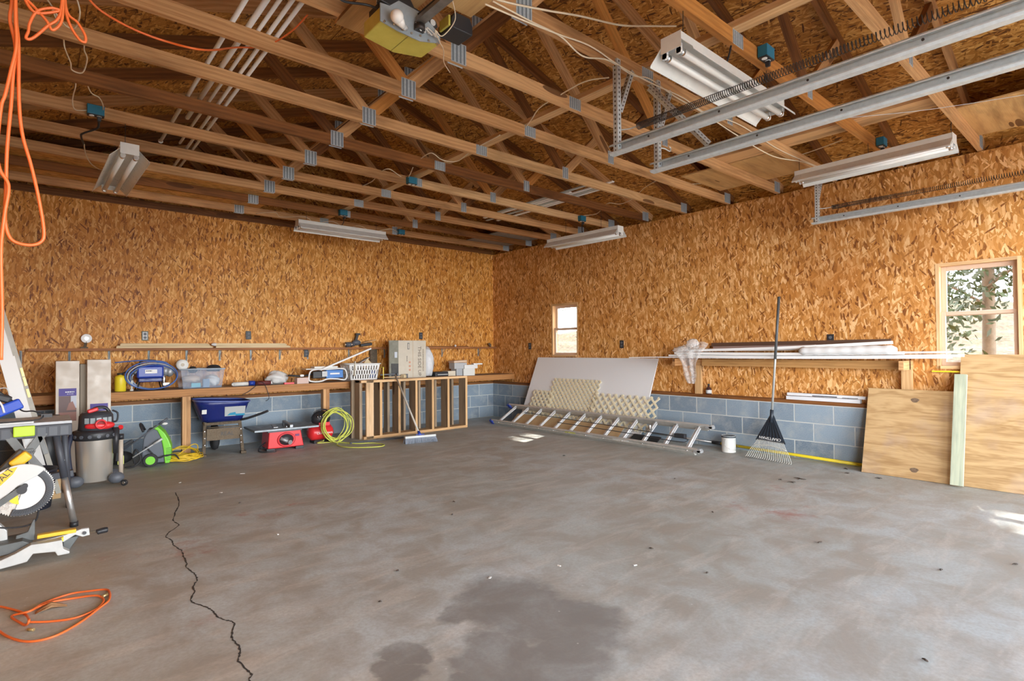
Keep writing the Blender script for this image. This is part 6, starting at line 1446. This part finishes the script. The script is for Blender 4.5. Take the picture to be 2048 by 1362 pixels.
b = MB(); b.tube(cr([A0.lerp(C0, .6)+Vector((0, -.55, .03)), A0.lerp(C0, .5)+Vector((0, -1.6, .035)), A0.lerp(C0, .45)+Vector((0, -2.6, .03)), A0.lerp(C0, .35)+Vector((0, -3.45, .03)), A0.lerp(C0, .3)+Vector((0, -3.55, .01)), A0.lerp(C0, .2)+Vector((0, -3.4, .02)), A0.lerp(C0, .25)+Vector((0, -2.5, .03)), A0.lerp(C0, .3)+Vector((0, -1.4, .03))], 8), .005, 6); b.build('rope', BLACK, t)
b = MB(); q = A0.lerp(C0, .5)+Vector((0, -2.95, .03)); b.box(q, (.05, .07, .05)); b.cyl(q+Vector((.02, 0, .02)), q+Vector((.02, 0, .06)), .02, 12); b.build('pulley', STEEL, t, bev=.004)
b = MB(); b.box(A0.lerp(C0, .45)+Vector((0, -3.42, .02)), (.06, .14, .05)); b.build('lock_hook', BLACK, t, bev=.005)

# pole along the wall
t = thing('extension_pole', 'long yellow extension pole lying on the floor along the block wall', 'pole', (-.13, -5.2, 0))
pa = Vector((-.115, -6.45, .018)); pb = Vector((-.125, -4.62, .055)); pc = Vector((-.13, -3.5, .08))
b = MB(); b.cyl(pa, pb, .0165, 14); b.build('yellow_tube', YELP, t)
b = MB(); b.cyl(pb+(pa-pb).normalized()*.02, pb-(pa-pb).normalized()*.09, .022, 14); b.build('black_collar', BLACK, t)
b = MB(); b.cyl(pb, pc, .012, 12); b.build('silver_tube', ALU, t)
# pail
t = thing('paint_can', 'small dirty white paint can with a dark stained lid by the block wall', 'paint can', (-.31, -4.84, 0))
b = MB(); b.lathe([(.080, .002), (.082, .006), (.080, .012), (.080, .188), (.083, .192), (.083, .198), (.072, .198), (.072, .192), (.001, .192)], (-.31, -4.84, 0), seg=30); b.build('can_body', WENAM, t)
b = MB(); b.lathe([(.0835, .176), (.0838, .196)], (-.31, -4.84, 0), seg=30); b.lathe([(.055, .1925), (.001, .196)], (-.31, -4.84, 0), seg=20); b.build('lid_stain', plain('stained_lid', (.12, .14, .16), .5, .4, grime=.6, scale=50), t)
b = MB(); b.tube(cr([(-.395, -4.84, .165), (-.42, -4.86, .08), (-.37, -4.94, .04), (-.28, -4.94, .08), (-.225, -4.84, .165)], 6), .002, 5); b.build('wire_handle', STEEL, t)
# rake
t = thing('leaf_rake', 'leaf rake standing head down against the right wall, black head and pale tines', 'rake', (-.38, -5.33, 0))
rb = Vector((-.47, -5.39, .0)); rt_ = Vector((-.352, -5.47, 1.76)); ax = (rt_-rb).normalized(); wd = Vector((0, 1, 0)); wd = (wd-ax*wd.dot(ax)).normalized(); fn_ = wd.cross(ax)
if fn_.x > 0: fn_ = -fn_
def rp(w_, h, n_=0): return rb+wd*w_+ax*h+fn_*n_
b = MB(); b.cyl(rp(0, .50), rp(0, 1.80), .0125, 14); b.cyl(rp(0, .42), rp(0, .52), .0125, 14); b.build('lower_handle', plain('grey_handle', (.42, .42, .40), .45, .3), t)
b = MB(); b.cyl(rp(0, 1.12), rp(0, 1.815), .0145, 14); b.build('grip_sleeve', plain('dark_sleeve', (.07, .075, .08), .5), t)
HB = plain('rake_black', (.022, .03, .042), .45)
b = MB(); b.prism([(-.165, .205), (.165, .205), (.02, .50), (-.02, .50)], rb, wd, ax, .010)
b.cyl(rp(0, .42, .004), rp(0, .56, .004), .019, 14)
for k in range(-3, 4): b.beam(rp(.006*k, .47, .006), rp(.042*k, .24, .006), .008, .012, up=tuple(fn_))
b.build('rake_head', HB, t)
for s_ in (1,):
    e = rp(0, .228, .0145 if fn_.dot(wd.cross(ax)) > 0 else .0145)
    text_part('head_lettering', 'CRAFTSMAN', tuple(e), tuple(-wd if True else wd), tuple(-ax), .044, WHITE, t) if False else None
tx = rp(0, .243, .0125)
text_part('head_lettering', 'CRAFTSMAN', tuple(tx), tuple(wd), tuple(-ax), .042, WHITE, t)
for k in range(22):
    s = (k-10.5)/10.5; b = MB()
    x0, x1 = .155*s, .245*s
    b.tube(cr([rp(x0*.9, .215, .0), rp(x0*1.08, .16, .004), rp((x0+x1)/2*1.06, .09, .012), rp(x1, .03-.012*abs(s), .02), rp(x1*1.0, .010, .045)], 3), .0033, 5); b.build('tine', plain('tine_grey', (.50, .49, .44), .5) if k == 0 else bpy.data.materials['tine_grey'], t)
b = MB(); b.tube(cr([rp(-.18, .14, .004), rp(0, .165, .004), rp(.18, .14, .004)], 6), .006, 6); b.build('tine_spreader', bpy.data.materials['tine_grey'], t)

# plywood and boards at right
def ply():
    n = NT('yellow_plywood'); uv = n.uv()
    w0 = n.noise(n.mapping(uv, scale=(1.2, 5, 1)), 1.3, 4, .55, .6); g = n.noise(n.mapping(uv, scale=(3, 120, 1)), 1, 3)
    sp = n.node('ShaderNodeSeparateXYZ'); n.link(uv, sp.inputs[0])
    rg_ = n.math('SINE', n.math('ADD', n.math('MULTIPLY', sp.outputs[1], 38), n.math('MULTIPLY', w0.outputs[0], 26)))
    t_ = n.math('ADD', n.math('MULTIPLY', rg_, .16), n.math('MULTIPLY', g.outputs[0], .9))
    c = n.ramp(t_, [(.15, (.36, .21, .09)), (.45, (.50, .325, .155)), (.75, (.60, .405, .21))])
    bl = n.noise(uv, 2.2, 4, .6); c = n.mix(n.ramp(bl.outputs[0], [(.5, 0), (.72, .5)]), c, (.44, .34, .30))
    return n.done(c, .55, 0, .3)
PLYM = ply()
def leanpanel(name, lab, cat, y0, y1, xb, xt, zt, th, mat, z0=0):
    u_ = Vector((xt-xb, 0, zt)); L = u_.length; b = MB()
    b.prism([(0, 0), (y0-y1, 0), (y0-y1, L), (0, L)], (xb, y1, z0), (0, 1, 0), u_, -th)
    o = b.build(name, mat); tag(o, lab, cat, None); return o
def knot(parent, y, z, xb, xt, zt, r):
    u_ = Vector((xt-xb, 0, zt)).normalized(); n_ = Vector((0, 1, 0)).cross(u_); n_ = -n_ if n_.x > 0 else n_
    c = Vector((xb, y, 0))+u_*(z/u_.z)+n_*.0128
    b = MB(); b.prism([(r*1.5*math.cos(a)*(1+.15*math.sin(3*a)), r*math.sin(a)) for a in [2*math.pi*i/20 for i in range(20)]], c-n_*.0004, (0, 1, 0), u_, .0012 if Vector((0, 1, 0)).cross(u_).x < 0 else -.0012)
    b.build('knot', plain('knot_dark%.2f%.2f' % (y, z), (.20, .13, .08), .8, grime=.6, scale=60), parent)
o = leanpanel('plywood_panel', 'smaller plywood panel leaning against the block wall, two dark knots in it', 'plywood', -6.26, -6.995, -.36, -.10, .82, .012, PLYM)
knot(o, -6.66, .72, -.36, -.10, .82, .022); knot(o, -6.69, .08, -.36, -.10, .82, .022)
leanpanel('plywood_panel', 'taller plywood panel leaning under the larger window at the right edge', 'plywood', -7.0, -8.2, -.34, -.025, 1.165, .012, PLYM)
b = MB(); b.beam((-.425, -7.02, .012), (-.165, -7.02, .985), .09, .034, up=(1, 0, .2)); tag(b.build('treated_board', wood('treated_wood', (.58, .60, .44), (.40, .45, .34), knot=(.15, .12, .06), var=.1)), 'greenish treated board leaning upright between the two plywood panels', 'board')
b = MB(); b.span((-.06, -7.0, 1.0), (-.02, -6.78, 1.012)); tag(b.build('yellow_stick', YELP), 'thin yellow stick under the corner of the larger window', 'stick')
